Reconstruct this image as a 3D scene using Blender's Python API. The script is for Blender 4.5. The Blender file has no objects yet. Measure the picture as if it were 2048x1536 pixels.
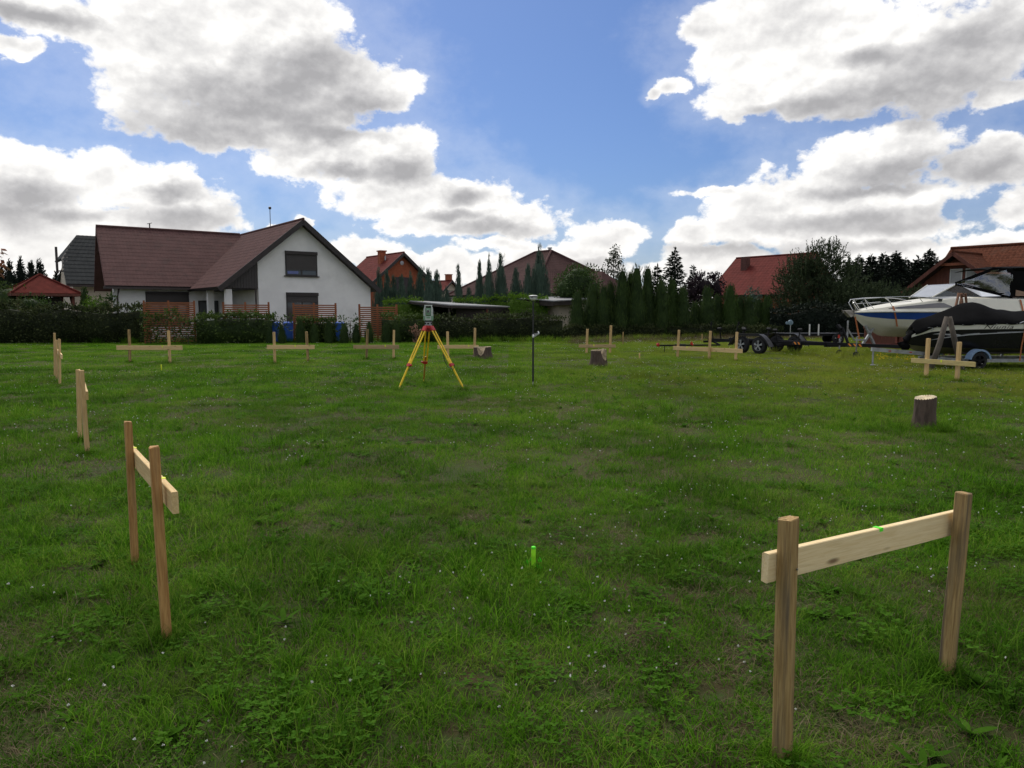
import bpy, math, random
import numpy as np
from mathutils import Vector, Matrix, Euler

# ------------------------------------------------------------------ camera geometry
F_PX, W_PX, H_PX, HOR, CAM_H = 1500.0, 2048.0, 1536.0, 622.0, 1.65
PITCH = math.atan((H_PX / 2 - HOR) / F_PX)
CP, SP = math.cos(PITCH), math.sin(PITCH)

def ray(px, py):
    a, b = (px - W_PX / 2) / F_PX, (H_PX / 2 - py) / F_PX
    return Vector((a, CP + b * SP, -SP + b * CP))
def P(px, py, Y):
    r = ray(px, py); t = Y / r.y
    return Vector((r.x * t, Y, CAM_H + r.z * t))
def G(px, py, z=0.0):
    r = ray(px, py); t = (z - CAM_H) / r.z
    return Vector((r.x * t, r.y * t, z))

sc = bpy.context.scene
COL = sc.collection
cam = bpy.data.cameras.new('camera'); camo = bpy.data.objects.new('camera', cam); COL.objects.link(camo)
camo.location = (0, 0, CAM_H); camo.rotation_euler = (math.pi / 2 - PITCH, 0, 0)
cam.sensor_width = 36; cam.lens = 36 * F_PX / W_PX; cam.clip_start = 0.05; cam.clip_end = 5000
sc.camera = camo
sc.view_settings.view_transform = 'Standard'; sc.view_settings.look = 'None'
sc.view_settings.gamma = 1; sc.view_settings.use_curve_mapping = False
sc.view_settings.exposure = 0.3
sc.cycles.max_bounces = 5; sc.cycles.diffuse_bounces = 2; sc.cycles.glossy_bounces = 2; sc.cycles.transparent_max_bounces = 8
SUN_AZ, SUN_EL = math.radians(-24), math.radians(54)       # azimuth from +Y towards +X

# ------------------------------------------------------------------ node helpers
class NT:
    def __init__(s, tree): s.t = tree; s.n = tree.nodes; s.l = tree.links
    def new(s, typ, **kw):
        n = s.n.new(typ)
        for k, v in kw.items(): setattr(n, k, v)
        return n
    def put(s, sock, v):
        if hasattr(v, 'is_output') or isinstance(v, bpy.types.NodeSocket): s.l.new(v, sock)
        else: sock.default_value = v
    def m(s, op, a, b=None, c=None, clamp=False):
        n = s.new('ShaderNodeMath', operation=op, use_clamp=clamp)
        for i, v in enumerate((a, b, c)):
            if v is not None: s.put(n.inputs[i], v)
        return n.outputs[0]
    def vm(s, op, a, b=None, c=None):
        n = s.new('ShaderNodeVectorMath', operation=op)
        for i, v in enumerate((a, b, c)):
            if v is not None: s.put(n.inputs[i], v)
        return n.outputs['Value'] if op in ('LENGTH', 'DOT_PRODUCT') else n.outputs[0]
    def noise(s, vec, scale, detail=4, rough=0.5, lac=2.0, dist=0.0):
        n = s.new('ShaderNodeTexNoise')
        if vec is not None: s.put(n.inputs['Vector'], vec)
        n.inputs['Scale'].default_value = scale; n.inputs['Detail'].default_value = detail
        n.inputs['Roughness'].default_value = rough; n.inputs['Lacunarity'].default_value = lac
        n.inputs['Distortion'].default_value = dist
        return n.outputs[0]
    def mix(s, f, a, b, blend='MIX'):
        n = s.new('ShaderNodeMix', data_type='RGBA', blend_type=blend)
        s.put(n.inputs[0], f)
        for i, v in ((6, a), (7, b)):
            s.put(n.inputs[i], v if hasattr(v, 'is_output') else (*v, 1.0) if len(v) == 3 else v)
        return n.outputs[2]
    def smooth(s, x, lo, hi, a=0.0, b=1.0):
        n = s.new('ShaderNodeMapRange', interpolation_type='SMOOTHSTEP')
        s.put(n.inputs[0], x); n.inputs[1].default_value = lo; n.inputs[2].default_value = hi
        n.inputs[3].default_value = a; n.inputs[4].default_value = b
        return n.outputs[0]

# ------------------------------------------------------------------ sky with cumulus clouds
def azel(px, py):
    r = ray(px, py).normalized()
    return math.atan2(r.x, r.y), math.asin(r.z)

CLOUDS = [  # centre px, centre py, radius px x, y : cumulus masses
    (430,130,270,160),(600,180,205,110),(310,60,200,130),(560,40,165,100),(480,250,200,60),(740,190,85,62),
    (690,312,195,60),(805,322,92,68),(575,335,85,44),(790,388,150,58),(925,408,130,54),(1035,440,105,38),(900,448,170,28),
    (90,30,160,50),(25,100,62,30),(180,70,90,40),
    (60,350,150,75),(220,360,110,72),(330,380,110,66),(410,420,75,50),(100,450,300,60),(300,450,180,50),
    (620,442,34,17),(548,458,40,14),
    (740,500,90,32),(880,515,120,26),(1000,487,110,18),(1060,510,130,26),(1220,475,85,38),(1150,505,130,26),(1000,535,320,28),
    (1640,120,200,130),(1860,110,250,130),(1480,95,120,85),(1415,55,60,48),(1500,185,110,55),(1690,195,190,62),(1345,168,40,26),(1312,182,22,20),
    (2010,50,150,95),(2010,185,62,30),(1600,40,220,90),
    (1760,320,170,62),(1840,285,100,52),(1620,385,160,52),(1760,410,180,55),(1450,392,100,15),(1980,330,120,52),(1530,420,150,50),
    (1500,460,150,42),(1700,460,230,48),(1390,475,60,28),(1450,515,150,28),(1700,510,240,30),(2040,425,70,40),(2000,500,90,30),(1850,540,250,34),
    (60,520,180,60),(300,520,200,40),(1400,545,180,30),(200,585,420,40),(700,580,260,22),(1100,585,420,22),(1600,585,420,32),(2000,590,200,50),(1024,615,1500,26)]
SHADES = [  # grey, thick parts of the same clouds
    (500,215,190,62),(620,135,115,44),(430,255,160,36),(720,225,60,42),(560,170,90,40),(620,270,120,20),
    (800,345,70,22),(930,395,45,16),(700,345,80,14),(980,455,90,14),
    (40,390,90,30),(340,375,60,18),(350,430,95,25),(110,425,120,16),(20,425,110,26),
    (1780,205,180,44),(1860,160,140,50),(1620,215,120,22),(1970,75,120,44),(1760,240,150,20),(1740,120,80,24),
    (1860,340,150,36),(1770,372,150,16),(1720,445,180,22),(1800,455,110,18),(1970,350,80,34),
    (1500,500,150,12),(1750,498,100,12),(1120,525,120,10),(900,430,60,10),(60,30,120,18)]

CLOUD_WHITE, CLOUD_DARK = 0.94, 0.375
w = bpy.data.worlds.new('World'); sc.world = w; w.use_nodes = True; w.cycles.sampling_method = 'NONE'
T = NT(w.node_tree); T.n.clear()
sky = T.new('ShaderNodeTexSky', sky_type='NISHITA', sun_disc=False)
sky.sun_elevation = SUN_EL; sky.sun_rotation = SUN_AZ
sky.altitude = 100; sky.air_density = 1.0; sky.dust_density = 1.3; sky.ozone_density = 3.0
tc = T.new('ShaderNodeTexCoord'); D = tc.outputs['Generated']
sp = T.new('ShaderNodeSeparateXYZ'); T.l.new(D, sp.inputs[0])
az = T.m('ARCTAN2', sp.outputs[0], sp.outputs[1]); el = T.m('ARCSINE', sp.outputs[2])
cmb = T.new('ShaderNodeCombineXYZ'); T.l.new(az, cmb.inputs[0]); T.l.new(el, cmb.inputs[1])
AE = cmb.outputs[0]
def noisecol(vec, scale, detail, rough):
    n = T.new('ShaderNodeTexNoise'); T.put(n.inputs['Vector'], vec)
    n.inputs['Scale'].default_value = scale; n.inputs['Detail'].default_value = detail; n.inputs['Roughness'].default_value = rough
    return n.outputs['Color']
Dn = T.vm('MULTIPLY', D, (1.0, 1.0, 1.35))
warp = T.vm('MULTIPLY_ADD', noisecol(Dn, 7.0, 3, 0.55), (0.075, 0.05, 0), (-0.0375, -0.025, 0))
warp2 = T.vm('MULTIPLY_ADD', noisecol(Dn, 34.0, 4, 0.6), (0.022, 0.018, 0), (-0.011, -0.009, 0))
AW = T.vm('ADD', T.vm('ADD', AE, warp), warp2)
def field(vec, items, k):
    acc = None
    for cx, cy, rx, ry in items:
        a, e = azel(cx, cy); a1, _ = azel(cx + 10, cy); _, e1 = azel(cx, cy - 10)
        sa, se = 1 / (rx * (a1 - a) / 10), 1 / (ry * (e1 - e) / 10)
        q = T.vm('LENGTH', T.vm('MULTIPLY_ADD', vec, (sa, se, 0), (-a * sa, -e * se, 0)))
        acc = q if acc is None else T.m('SMOOTH_MIN', acc, q, k)
    return T.m('SUBTRACT', 1.0, acc)
FC = field(AW, CLOUDS, 0.22)
FS = field(AW, SHADES, 0.5)
big = T.noise(Dn, 4.2, 6, 0.55)                       # clouds of the sky out of the picture
outside = T.m('MAXIMUM', T.smooth(T.m('ABSOLUTE', az), 0.60, 0.72), T.smooth(el, 0.42, 0.52))
FO = T.m('ADD', T.m('MULTIPLY', T.m('SUBTRACT', big, 0.475), 6.0), T.m('MULTIPLY', T.m('SUBTRACT', outside, 1.0), 8.0))
FC = T.m('MAXIMUM', FC, FO)
FS = T.m('MAXIMUM', FS, T.m('SUBTRACT', FO, 0.75))
n_f = T.noise(Dn, 15.0, 12, 0.62)
n_m = T.noise(T.vm('ADD', Dn, (3.1, 1.7, 0.4)), 36.0, 7, 0.52)
n_s = T.noise(T.vm('ADD', Dn, (7.7, 2.2, 5.4)), 11.0, 3, 0.5)
n_up = T.noise(T.vm('ADD', Dn, (-0.006, 0.0, 0.016)), 15.0, 5, 0.5)
m_up = T.noise(T.vm('ADD', Dn, (3.1 - 0.003, 1.7, 0.409)), 36.0, 4, 0.5)
vn = T.new('ShaderNodeTexVoronoi', feature='F1'); T.put(vn.inputs['Vector'], T.vm('ADD', Dn, T.vm('SCALE', warp2)))
vn.inputs['Scale'].default_value = 24.0; vn.inputs['Detail'].default_value = 3.0; vn.inputs['Roughness'].default_value = 0.55; vn.inputs['Lacunarity'].default_value = 2.3; vn.normalize = True
puff = vn.outputs['Distance']                                   # cauliflower lumps
Dd = T.m('ADD', FC, T.m('ADD', T.m('MULTIPLY', T.m('SUBTRACT', n_f, 0.5), 1.15), T.m('MULTIPLY', T.m('SUBTRACT', n_m, 0.5), 0.34)))
Dd = T.m('MULTIPLY_ADD', T.m('SUBTRACT', 0.30, puff), 1.1, Dd)
alpha = T.smooth(Dd, -0.08, 0.24)
veil = T.m('MULTIPLY', T.smooth(Dd, -1.0, 0.1), 0.16)
alpha = T.m('MAXIMUM', alpha, veil)
relief = T.m('ADD', T.m('MULTIPLY', T.m('SUBTRACT', n_f, n_up), 1.1), T.m('MULTIPLY', T.m('SUBTRACT', n_m, m_up), 0.8))   # puffs lighter towards the light above
thick = T.m('ADD', FS, T.m('MULTIPLY', T.m('SUBTRACT', n_s, 0.5), 1.3))
shade = T.smooth(thick, -1.1, 1.0)
body = T.smooth(T.m('ADD', Dd, T.m('MULTIPLY', T.m('SUBTRACT', n_s, 0.5), 1.2)), 0.05, 1.0, 0.0, 0.30)   # any thick cloud is greyer than its rim
shade = T.m('MAXIMUM', shade, body)
shade = T.m('MULTIPLY_ADD', relief, -0.9, shade)
shade = T.m('MULTIPLY_ADD', T.m('SUBTRACT', puff, 0.30), 0.6, shade)
shade = T.m('MINIMUM', T.m('MAXIMUM', shade, -0.05), 1.05)
shade = T.m('MULTIPLY', shade, T.smooth(Dd, 0.0, 0.34, 0.45, 1.0))   # thin rims let the light through
lum = T.m('MULTIPLY', T.m('POWER', CLOUD_DARK / CLOUD_WHITE, shade), CLOUD_WHITE)
ctint = T.mix(T.m('MULTIPLY', shade, 1.0, clamp=True), (1.0, 0.985, 0.955), (0.985, 0.975, 1.0))
ccol = T.vm('SCALE', ctint); T.l.new(lum, T.n[-1].inputs['Scale'])
hz = T.smooth(el, 0.0, 0.15, 0.45, 0.0)                        # far clouds low down look paler and warmer
ccol = T.mix(hz, ccol, (0.80, 0.77, 0.735))
skyc = T.vm('MULTIPLY', sky.outputs[0], (0.046, 0.058, 0.080))
final = T.mix(alpha, skyc, ccol)
bg = T.new('ShaderNodeBackground'); T.l.new(final, bg.inputs[0]); bg.inputs[1].default_value = 1.0
out = T.new('ShaderNodeOutputWorld'); T.l.new(bg.outputs[0], out.inputs[0])

sun = bpy.data.lights.new('sun', 'SUN'); suno = bpy.data.objects.new('sun', sun); COL.objects.link(suno)
sun.energy = 2.4; sun.angle = math.radians(24); sun.color = (1.0, 0.94, 0.84)
sdir = Vector((math.sin(SUN_AZ) * math.cos(SUN_EL), math.cos(SUN_AZ) * math.cos(SUN_EL), math.sin(SUN_EL)))
suno.rotation_euler = sdir.to_track_quat('Z', 'Y').to_euler(); suno.location = (0, 0, 60)

# ------------------------------------------------------------------ materials
MATS = {}
def mat(name, col, rough=0.7, var=0.25, scale=3.0, bump=0.0, bscale=30.0, metal=0.0, spec=0.4, vec=(1, 1, 1), col2=None, dirt=None, dscale=1.0):
    if name in MATS: return MATS[name]
    m = bpy.data.materials.new(name); m.use_nodes = True; N = NT(m.node_tree)
    b = N.n['Principled BSDF']
    tcn = N.new('ShaderNodeTexCoord'); v = N.vm('MULTIPLY', tcn.outputs['Object'], vec)
    nz = N.noise(v, scale, 6, 0.6)
    c2 = col2 or tuple(c * (1 - var) for c in col); c1 = tuple(min(1, c * (1 + var * 0.6)) for c in col) if col2 is None else col
    c = N.mix(N.smooth(nz, 0.3, 0.7), c2, c1)
    if dirt:
        c = N.mix(N.m('MULTIPLY', N.smooth(N.noise(v, dscale, 5, 0.65), 0.5, 0.72), 0.75), c, dirt)
    N.l.new(c, b.inputs['Base Color'])
    b.inputs['Roughness'].default_value = rough; b.inputs['Metallic'].default_value = metal
    b.inputs['Specular IOR Level'].default_value = spec
    if bump:
        bn = N.new('ShaderNodeBump'); bn.inputs['Strength'].default_value = bump; bn.inputs['Distance'].default_value = 0.02
        N.l.new(N.noise(v, bscale, 5, 0.6), bn.inputs['Height']); N.l.new(bn.outputs[0], b.inputs['Normal'])
    MATS[name] = m
    return m

def wood(name, light, dark, axis='Z', age=0.4, grey=(0.16, 0.14, 0.12)):
    """sawn timber: long grain along one axis, knots, weather streaks, each stick its own tone"""
    if name in MATS: return MATS[name]
    m = bpy.data.materials.new(name); m.use_nodes = True; N = NT(m.node_tree); b = N.n['Principled BSDF']
    tcn = N.new('ShaderNodeTexCoord'); oi = N.new('ShaderNodeObjectInfo')
    off = N.vm('MULTIPLY', oi.outputs['Location'], (7.3, 5.1, 3.7))
    k = {'Z': (1, 1, 0.06), 'X': (0.06, 1, 1)}[axis]; k2 = {'Z': (0.5, 0.5, 0.22), 'X': (0.28, 0.02, 1)}[axis]
    base = N.vm('ADD', tcn.outputs['Object'], off)
    g = N.noise(N.vm('MULTIPLY', base, k), 95, 4, 0.6, dist=0.6)
    g2 = N.noise(N.vm('MULTIPLY', base, k), 22, 4, 0.55)
    c = N.mix(N.smooth(g, 0.32, 0.68), dark, light)
    st = N.m('MULTIPLY', N.smooth(g2, 0.52 - 0.12 * age, 0.72), age)
    c = N.mix(st, c, grey)
    vo = N.new('ShaderNodeTexVoronoi'); N.l.new(N.vm('MULTIPLY', base, k2), vo.inputs['Vector']); vo.inputs['Scale'].default_value = 9
    kn = N.smooth(vo.outputs['Distance'], 0.06, 0.15, 0.8, 0.0)
    c = N.mix(kn, c, (0.10, 0.045, 0.02))
    tone = N.m('MULTIPLY_ADD', oi.outputs['Random'], 0.28, 0.86)
    c = N.vm('SCALE', c); N.l.new(tone, N.n[-1].inputs['Scale'])
    N.l.new(c, b.inputs['Base Color']); b.inputs['Roughness'].default_value = 0.75; b.inputs['Specular IOR Level'].default_value = 0.25
    bn = N.new('ShaderNodeBump'); bn.inputs['Strength'].default_value = 0.35; bn.inputs['Distance'].default_value = 0.003
    N.l.new(g, bn.inputs['Height']); N.l.new(bn.outputs[0], b.inputs['Normal'])
    MATS[name] = m
    return m

def foliage(name, cols, trans=0.25, pscale=0.35, gloss=0.25, lawn=False):
    """leaves: tone by the leaf's own random value, patches by place"""
    if name in MATS: return MATS[name]
    m = bpy.data.materials.new(name); m.use_nodes = True; N = NT(m.node_tree); N.n.clear()
    at = N.new('ShaderNodeAttribute', attribute_name='rnd'); ge = N.new('ShaderNodeNewGeometry')
    pn = N.noise(ge.outputs['Position'], pscale, 4, 0.6)
    f = N.m('ADD', N.m('MULTIPLY', at.outputs['Fac'], 0.85 if lawn else 0.62), N.m('MULTIPLY', N.m('SUBTRACT', pn, 0.40 if lawn else 0.31), 1.2))
    rp = N.new('ShaderNodeValToRGB'); N.l.new(f, rp.inputs[0]); e = rp.color_ramp.elements
    e[0].position = 0.0; e[0].color = (*cols[0], 1); e[1].position = 1.0; e[1].color = (*cols[-1], 1)
    for i in range(1, len(cols) - 1):
        x = e.new(i / (len(cols) - 1)); x.color = (*cols[i], 1)
    colr = rp.outputs[0]
    if lawn:      # drier, browner drifts and a yellower far right half of the plot
        dn = N.smooth(N.noise(ge.outputs['Position'], 1.15, 5, 0.62), 0.53, 0.70, 0.0, 0.50)
        colr = N.mix(N.m('MULTIPLY', dn, N.m('MULTIPLY_ADD', at.outputs['Fac'], -0.6, 1.0)), colr, (0.105, 0.078, 0.034))
        dk = N.smooth(N.noise(ge.outputs['Position'], 0.42, 3, 0.5), 0.36, 0.56, 0.42, 0.0)
        colr = N.mix(dk, colr, (0.026, 0.056, 0.010))
        xy = N.new('ShaderNodeSeparateXYZ'); N.l.new(ge.outputs['Position'], xy.inputs[0])
        yl = N.m('MULTIPLY', N.smooth(xy.outputs[0], -4.0, 11.0), N.smooth(xy.outputs[1], 8.0, 19.0, 0.0, 0.68))
        yl = N.m('MULTIPLY', yl, N.smooth(N.noise(ge.outputs['Position'], 0.3, 4, 0.6), 0.3, 0.6, 0.35, 1.0))
        colr = N.mix(yl, colr, (0.270, 0.275, 0.042))
    p = N.new('ShaderNodeBsdfPrincipled'); N.l.new(colr, p.inputs['Base Color'])
    p.inputs['Roughness'].default_value = 0.7; p.inputs['Specular IOR Level'].default_value = gloss
    tr = N.new('ShaderNodeBsdfTranslucent'); N.l.new(colr, tr.inputs[0])
    mx = N.new('ShaderNodeMixShader'); mx.inputs[0].default_value = trans
    N.l.new(p.outputs[0], mx.inputs[1]); N.l.new(tr.outputs[0], mx.inputs[2])
    o = N.new('ShaderNodeOutputMaterial'); N.l.new(mx.outputs[0], o.inputs[0])
    MATS[name] = m
    return m

def glass(name, tint=(0.75, 0.8, 0.82), rough=0.05, alpha=0.35):
    if name in MATS: return MATS[name]
    m = bpy.data.materials.new(name); m.use_nodes = True; N = NT(m.node_tree); N.n.clear()
    g = N.new('ShaderNodeBsdfGlossy'); g.inputs['Color'].default_value = (0.9, 0.92, 0.95, 1); g.inputs['Roughness'].default_value = rough
    t = N.new('ShaderNodeBsdfTransparent'); t.inputs[0].default_value = (*tint, 1)
    fr = N.new('ShaderNodeFresnel'); fr.inputs[0].default_value = 1.5
    nz = N.noise(N.new('ShaderNodeTexCoord').outputs['Object'], 6, 4, 0.6)
    bn = N.new('ShaderNodeBump'); bn.inputs['Strength'].default_value = 0.25; bn.inputs['Distance'].default_value = 0.03; N.l.new(nz, bn.inputs['Height'])
    N.l.new(bn.outputs[0], g.inputs['Normal'])
    f = N.m('ADD', fr.outputs[0], alpha, clamp=True)
    mx = N.new('ShaderNodeMixShader'); N.l.new(f, mx.inputs[0]); N.l.new(t.outputs[0], mx.inputs[1]); N.l.new(g.outputs[0], mx.inputs[2])
    o = N.new('ShaderNodeOutputMaterial'); N.l.new(mx.outputs[0], o.inputs[0])
    MATS[name] = m
    return m

# ------------------------------------------------------------------ mesh helpers
def link(o, parent=None):
    COL.objects.link(o)
    if parent is not None: o.parent = parent
    return o
def tag(o, label=None, cat=None, group=None, kind=None):
    if label: o['label'] = label
    if cat: o['category'] = cat
    if group: o['group'] = group
    if kind: o['kind'] = kind
    return o
def root(name, loc, rz=0.0, label=None, cat=None, group=None):
    o = bpy.data.objects.new(name, None); o.empty_display_size = 0.3; COL.objects.link(o)
    o.location = loc; o.rotation_euler = (0, 0, rz)
    return tag(o, label, cat, group)

class MB:
    def __init__(s): s.v = []; s.f = []
    def add(s, V, Fc):
        b = len(s.v); s.v += [tuple(x) for x in V]; s.f += [tuple(b + i for i in f) for f in Fc]; return s
    def box(s, x0, x1, y0, y1, z0, z1):
        V = [(x, y, z) for z in (z0, z1) for y in (y0, y1) for x in (x0, x1)]
        return s.add(V, [(0, 2, 3, 1), (4, 5, 7, 6), (0, 1, 5, 4), (2, 6, 7, 3), (0, 4, 6, 2), (1, 3, 7, 5)])
    def beam(s, a, b, wd, th, up=(0, 0, 1), ch=0.0):
        a, b = Vector(a), Vector(b); d = (b - a).normalized(); u = Vector(up)
        if abs(d.dot(u)) > 0.98: u = Vector((0, 1, 0))
        sd = d.cross(u).normalized(); u = sd.cross(d).normalized()
        w2, t2 = wd / 2, th / 2
        if ch:
            sec = [(-w2 + ch, -t2), (w2 - ch, -t2), (w2, -t2 + ch), (w2, t2 - ch), (w2 - ch, t2), (-w2 + ch, t2), (-w2, t2 - ch), (-w2, -t2 + ch)]
        else: sec = [(-w2, -t2), (w2, -t2), (w2, t2), (-w2, t2)]
        n = len(sec)
        V = [p + sd * x + u * y for p in (a, b) for x, y in sec]
        Fc = [(i, (i + 1) % n, n + (i + 1) % n, n + i) for i in range(n)] + [tuple(range(n - 1, -1, -1)), tuple(range(n, 2 * n))]
        return s.add(V, Fc)
    def tube(s, pts, r, n=8, cap=True):
        pts = [Vector(p) for p in pts]; rs = r if hasattr(r, '__len__') else [r] * len(pts); rings = []
        for i, p in enumerate(pts):
            d = (pts[min(i + 1, len(pts) - 1)] - pts[max(i - 1, 0)]).normalized()
            u = Vector((0, 0, 1)) if abs(d.z) < 0.9 else Vector((1, 0, 0))
            a = d.cross(u).normalized(); bb = a.cross(d).normalized()
            rings.append([p + (a * math.cos(t) + bb * math.sin(t)) * rs[i] for t in [2 * math.pi * k / n for k in range(n)]])
        V = [v for rg in rings for v in rg]; Fc = []
        for i in range(len(pts) - 1):
            for k in range(n): Fc.append((i * n + k, i * n + (k + 1) % n, (i + 1) * n + (k + 1) % n, (i + 1) * n + k))
        if cap: Fc += [tuple(range(n - 1, -1, -1)), tuple(range((len(pts) - 1) * n, len(pts) * n))]
        return s.add(V, Fc)
    def lathe(s, prof, n=16, c=(0, 0, 0), axis='Z', cap=True):
        V = []
        for r, z in prof:
            for k in range(n):
                t = 2 * math.pi * k / n; x, y = r * math.cos(t), r * math.sin(t)
                p = {'Z': (x, y, z), 'Y': (x, z, y), 'X': (z, x, y)}[axis]
                V.append((p[0] + c[0], p[1] + c[1], p[2] + c[2]))
        Fc = [(i * n + k, i * n + (k + 1) % n, (i + 1) * n + (k + 1) % n, (i + 1) * n + k) for i in range(len(prof) - 1) for k in range(n)]
        if cap: Fc += [tuple(range(n - 1, -1, -1)), tuple(range((len(prof) - 1) * n, len(prof) * n))]
        return s.add(V, Fc)
    def prism(s, poly, d):
        """polygon (3-D points) thickened by vector d"""
        n = len(poly); d = Vector(d); V = [Vector(p) for p in poly] + [Vector(p) + d for p in poly]
        Fc = [tuple(range(n - 1, -1, -1)), tuple(range(n, 2 * n))] + [(i, (i + 1) % n, n + (i + 1) % n, n + i) for i in range(n)]
        return s.add(V, Fc)
    def grid(s, rows):
        """rows of equally many points"""
        m = len(rows[0]); V = [p for r in rows for p in r]
        return s.add(V, [(i * m + k, i * m + k + 1, (i + 1) * m + k + 1, (i + 1) * m + k) for i in range(len(rows) - 1) for k in range(m - 1)])
    def mesh(s, name, m, smooth=False):
        me = bpy.data.meshes.new(name); me.from_pydata(s.v, [], s.f); me.update()
        if smooth:
            me.polygons.foreach_set('use_smooth', [True] * len(me.polygons))
        if m: me.materials.append(m)
        import bmesh
        bm = bmesh.new(); bm.from_mesh(me); bmesh.ops.recalc_face_normals(bm, faces=bm.faces); bm.to_mesh(me); bm.free()
        return me
    def build(s, name, m, parent=None, smooth=False, loc=None):
        o = bpy.data.objects.new(name, s.mesh(name, m, smooth)); link(o, parent)
        if loc is not None: o.location = loc
        return o

def np_mesh(name, V, Q, rnd, m):
    """quads from numpy arrays with a random value at each vertex"""
    V = np.asarray(V, np.float32); Q = np.asarray(Q, np.int32); me = bpy.data.meshes.new(name)
    me.vertices.add(len(V)); me.vertices.foreach_set('co', V.ravel())
    me.loops.add(Q.size); me.loops.foreach_set('vertex_index', Q.ravel())
    me.polygons.add(len(Q)); me.polygons.foreach_set('loop_start', np.arange(len(Q), dtype=np.int32) * Q.shape[1])
    me.update(calc_edges=True)
    a = me.attributes.new('rnd', 'FLOAT', 'POINT'); a.data.foreach_set('value', np.asarray(rnd, np.float32))
    me.materials.append(m)
    return me

def unit(a): return a / (np.linalg.norm(a, axis=-1, keepdims=True) + 1e-9)
class Leaves:
    """collects leaf-sized rhombs and solid lumps into one crown mesh"""
    def __init__(s, seed): s.r = np.random.default_rng(seed); s.V = []; s.Q = []; s.R = []; s.n = 0
    def leaf(s, p, d, size, aspect=0.5, fold=0.0, tone=0.0, spread=1.0):
        p = np.asarray(p, float); N = len(p); d = unit(np.asarray(d, float) * np.ones((N, 3)))
        size = (np.ones(N) * size)[:, None]
        sd = unit(np.cross(d, s.r.normal(size=(N, 3)))); 
        tip = p + d * size; mid = p + d * size * 0.45; wv = sd * size * aspect * 0.5
        V = np.stack([p, mid + wv, tip, mid - wv], 1).reshape(-1, 3)
        s.V.append(V); s.Q.append(np.arange(N * 4).reshape(N, 4) + s.n); s.n += N * 4
        rr = np.clip(s.r.random(N) * spread + tone, 0, 1); s.R.append(np.repeat(rr, 4)); return s
    def core(s, rings, tone=0.05):
        """rings: list of arrays (n,3) -> closed tube of quads"""
        n = len(rings[0]); V = np.concatenate(rings); Q = []
        for i in range(len(rings) - 1):
            for k in range(n): Q.append((i * n + k, i * n + (k + 1) % n, (i + 1) * n + (k + 1) % n, (i + 1) * n + k))
        s.V.append(V); s.Q.append(np.array(Q) + s.n); s.n += len(V); s.R.append(np.full(len(V), tone)); return s
    def mesh(s, name, m): return np_mesh(name, np.concatenate(s.V), np.concatenate(s.Q), np.concatenate(s.R), m)

def vnoise(x, y, seed=0):
    """smooth value noise on numpy arrays"""
    def h(i, j):
        n = (i * 374761393 + j * 668265263 + seed * 144665) & 0x7fffffff
        n = ((n ^ (n >> 13)) * 1274126177) & 0x7fffffff
        return ((n ^ (n >> 16)) & 0xffff) / 65535.0
    xi, yi = np.floor(x).astype(np.int64), np.floor(y).astype(np.int64); fx, fy = x - xi, y - yi
    fx, fy = fx * fx * (3 - 2 * fx), fy * fy * (3 - 2 * fy)
    return (h(xi, yi) * (1 - fx) + h(xi + 1, yi) * fx) * (1 - fy) + (h(xi, yi + 1) * (1 - fx) + h(xi + 1, yi + 1) * fx) * fy
def fbm(x, y, seed=0, o=3):
    t, a, k = 0, 0.5, 1.0
    for i in range(o): t = t + a * vnoise(x * k, y * k, seed + i); a *= 0.5; k *= 2.1
    return t / (1 - 0.5 ** o)
ORD = ['first', 'second', 'third', 'fourth', 'fifth', 'sixth', 'seventh', 'eighth', 'ninth', 'tenth', 'eleventh', 'twelfth', 'thirteenth',
       'fourteenth', 'fifteenth', 'sixteenth', 'seventeenth', 'eighteenth', 'nineteenth', 'twentieth']

# ------------------------------------------------------------------ ground
gm = bpy.data.materials.new('lawn soil'); gm.use_nodes = True; N = NT(gm.node_tree); b = N.n['Principled BSDF']
gp = N.new('ShaderNodeNewGeometry').outputs['Position']
c = N.mix(N.smooth(N.noise(gp, 0.9, 6, 0.62), 0.36, 0.66), (0.060, 0.041, 0.022), (0.034, 0.052, 0.012))
c = N.mix(N.smooth(N.noise(gp, 9.0, 6, 0.7), 0.35, 0.7), c, (0.045, 0.070, 0.018))
c = N.mix(N.smooth(N.noise(gp, 0.11, 3, 0.5), 0.45, 0.65), c, (0.075, 0.080, 0.026))
N.l.new(c, b.inputs['Base Color']); b.inputs['Roughness'].default_value = 0.95; b.inputs['Specular IOR Level'].default_value = 0.1
bn = N.new('ShaderNodeBump'); bn.inputs['Strength'].default_value = 0.8; bn.inputs['Distance'].default_value = 0.04
N.l.new(N.noise(gp, 22, 6, 0.7), bn.inputs['Height']); N.l.new(bn.outputs[0], b.inputs['Normal'])
mb = MB(); mb.grid([[(x, y, 0) for x in (-2500, -60, -20, 0, 20, 60, 2500)] for y in (-400, -20, 0, 20, 60, 120, 4000)])
tag(mb.build('ground', gm), kind='structure')

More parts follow.
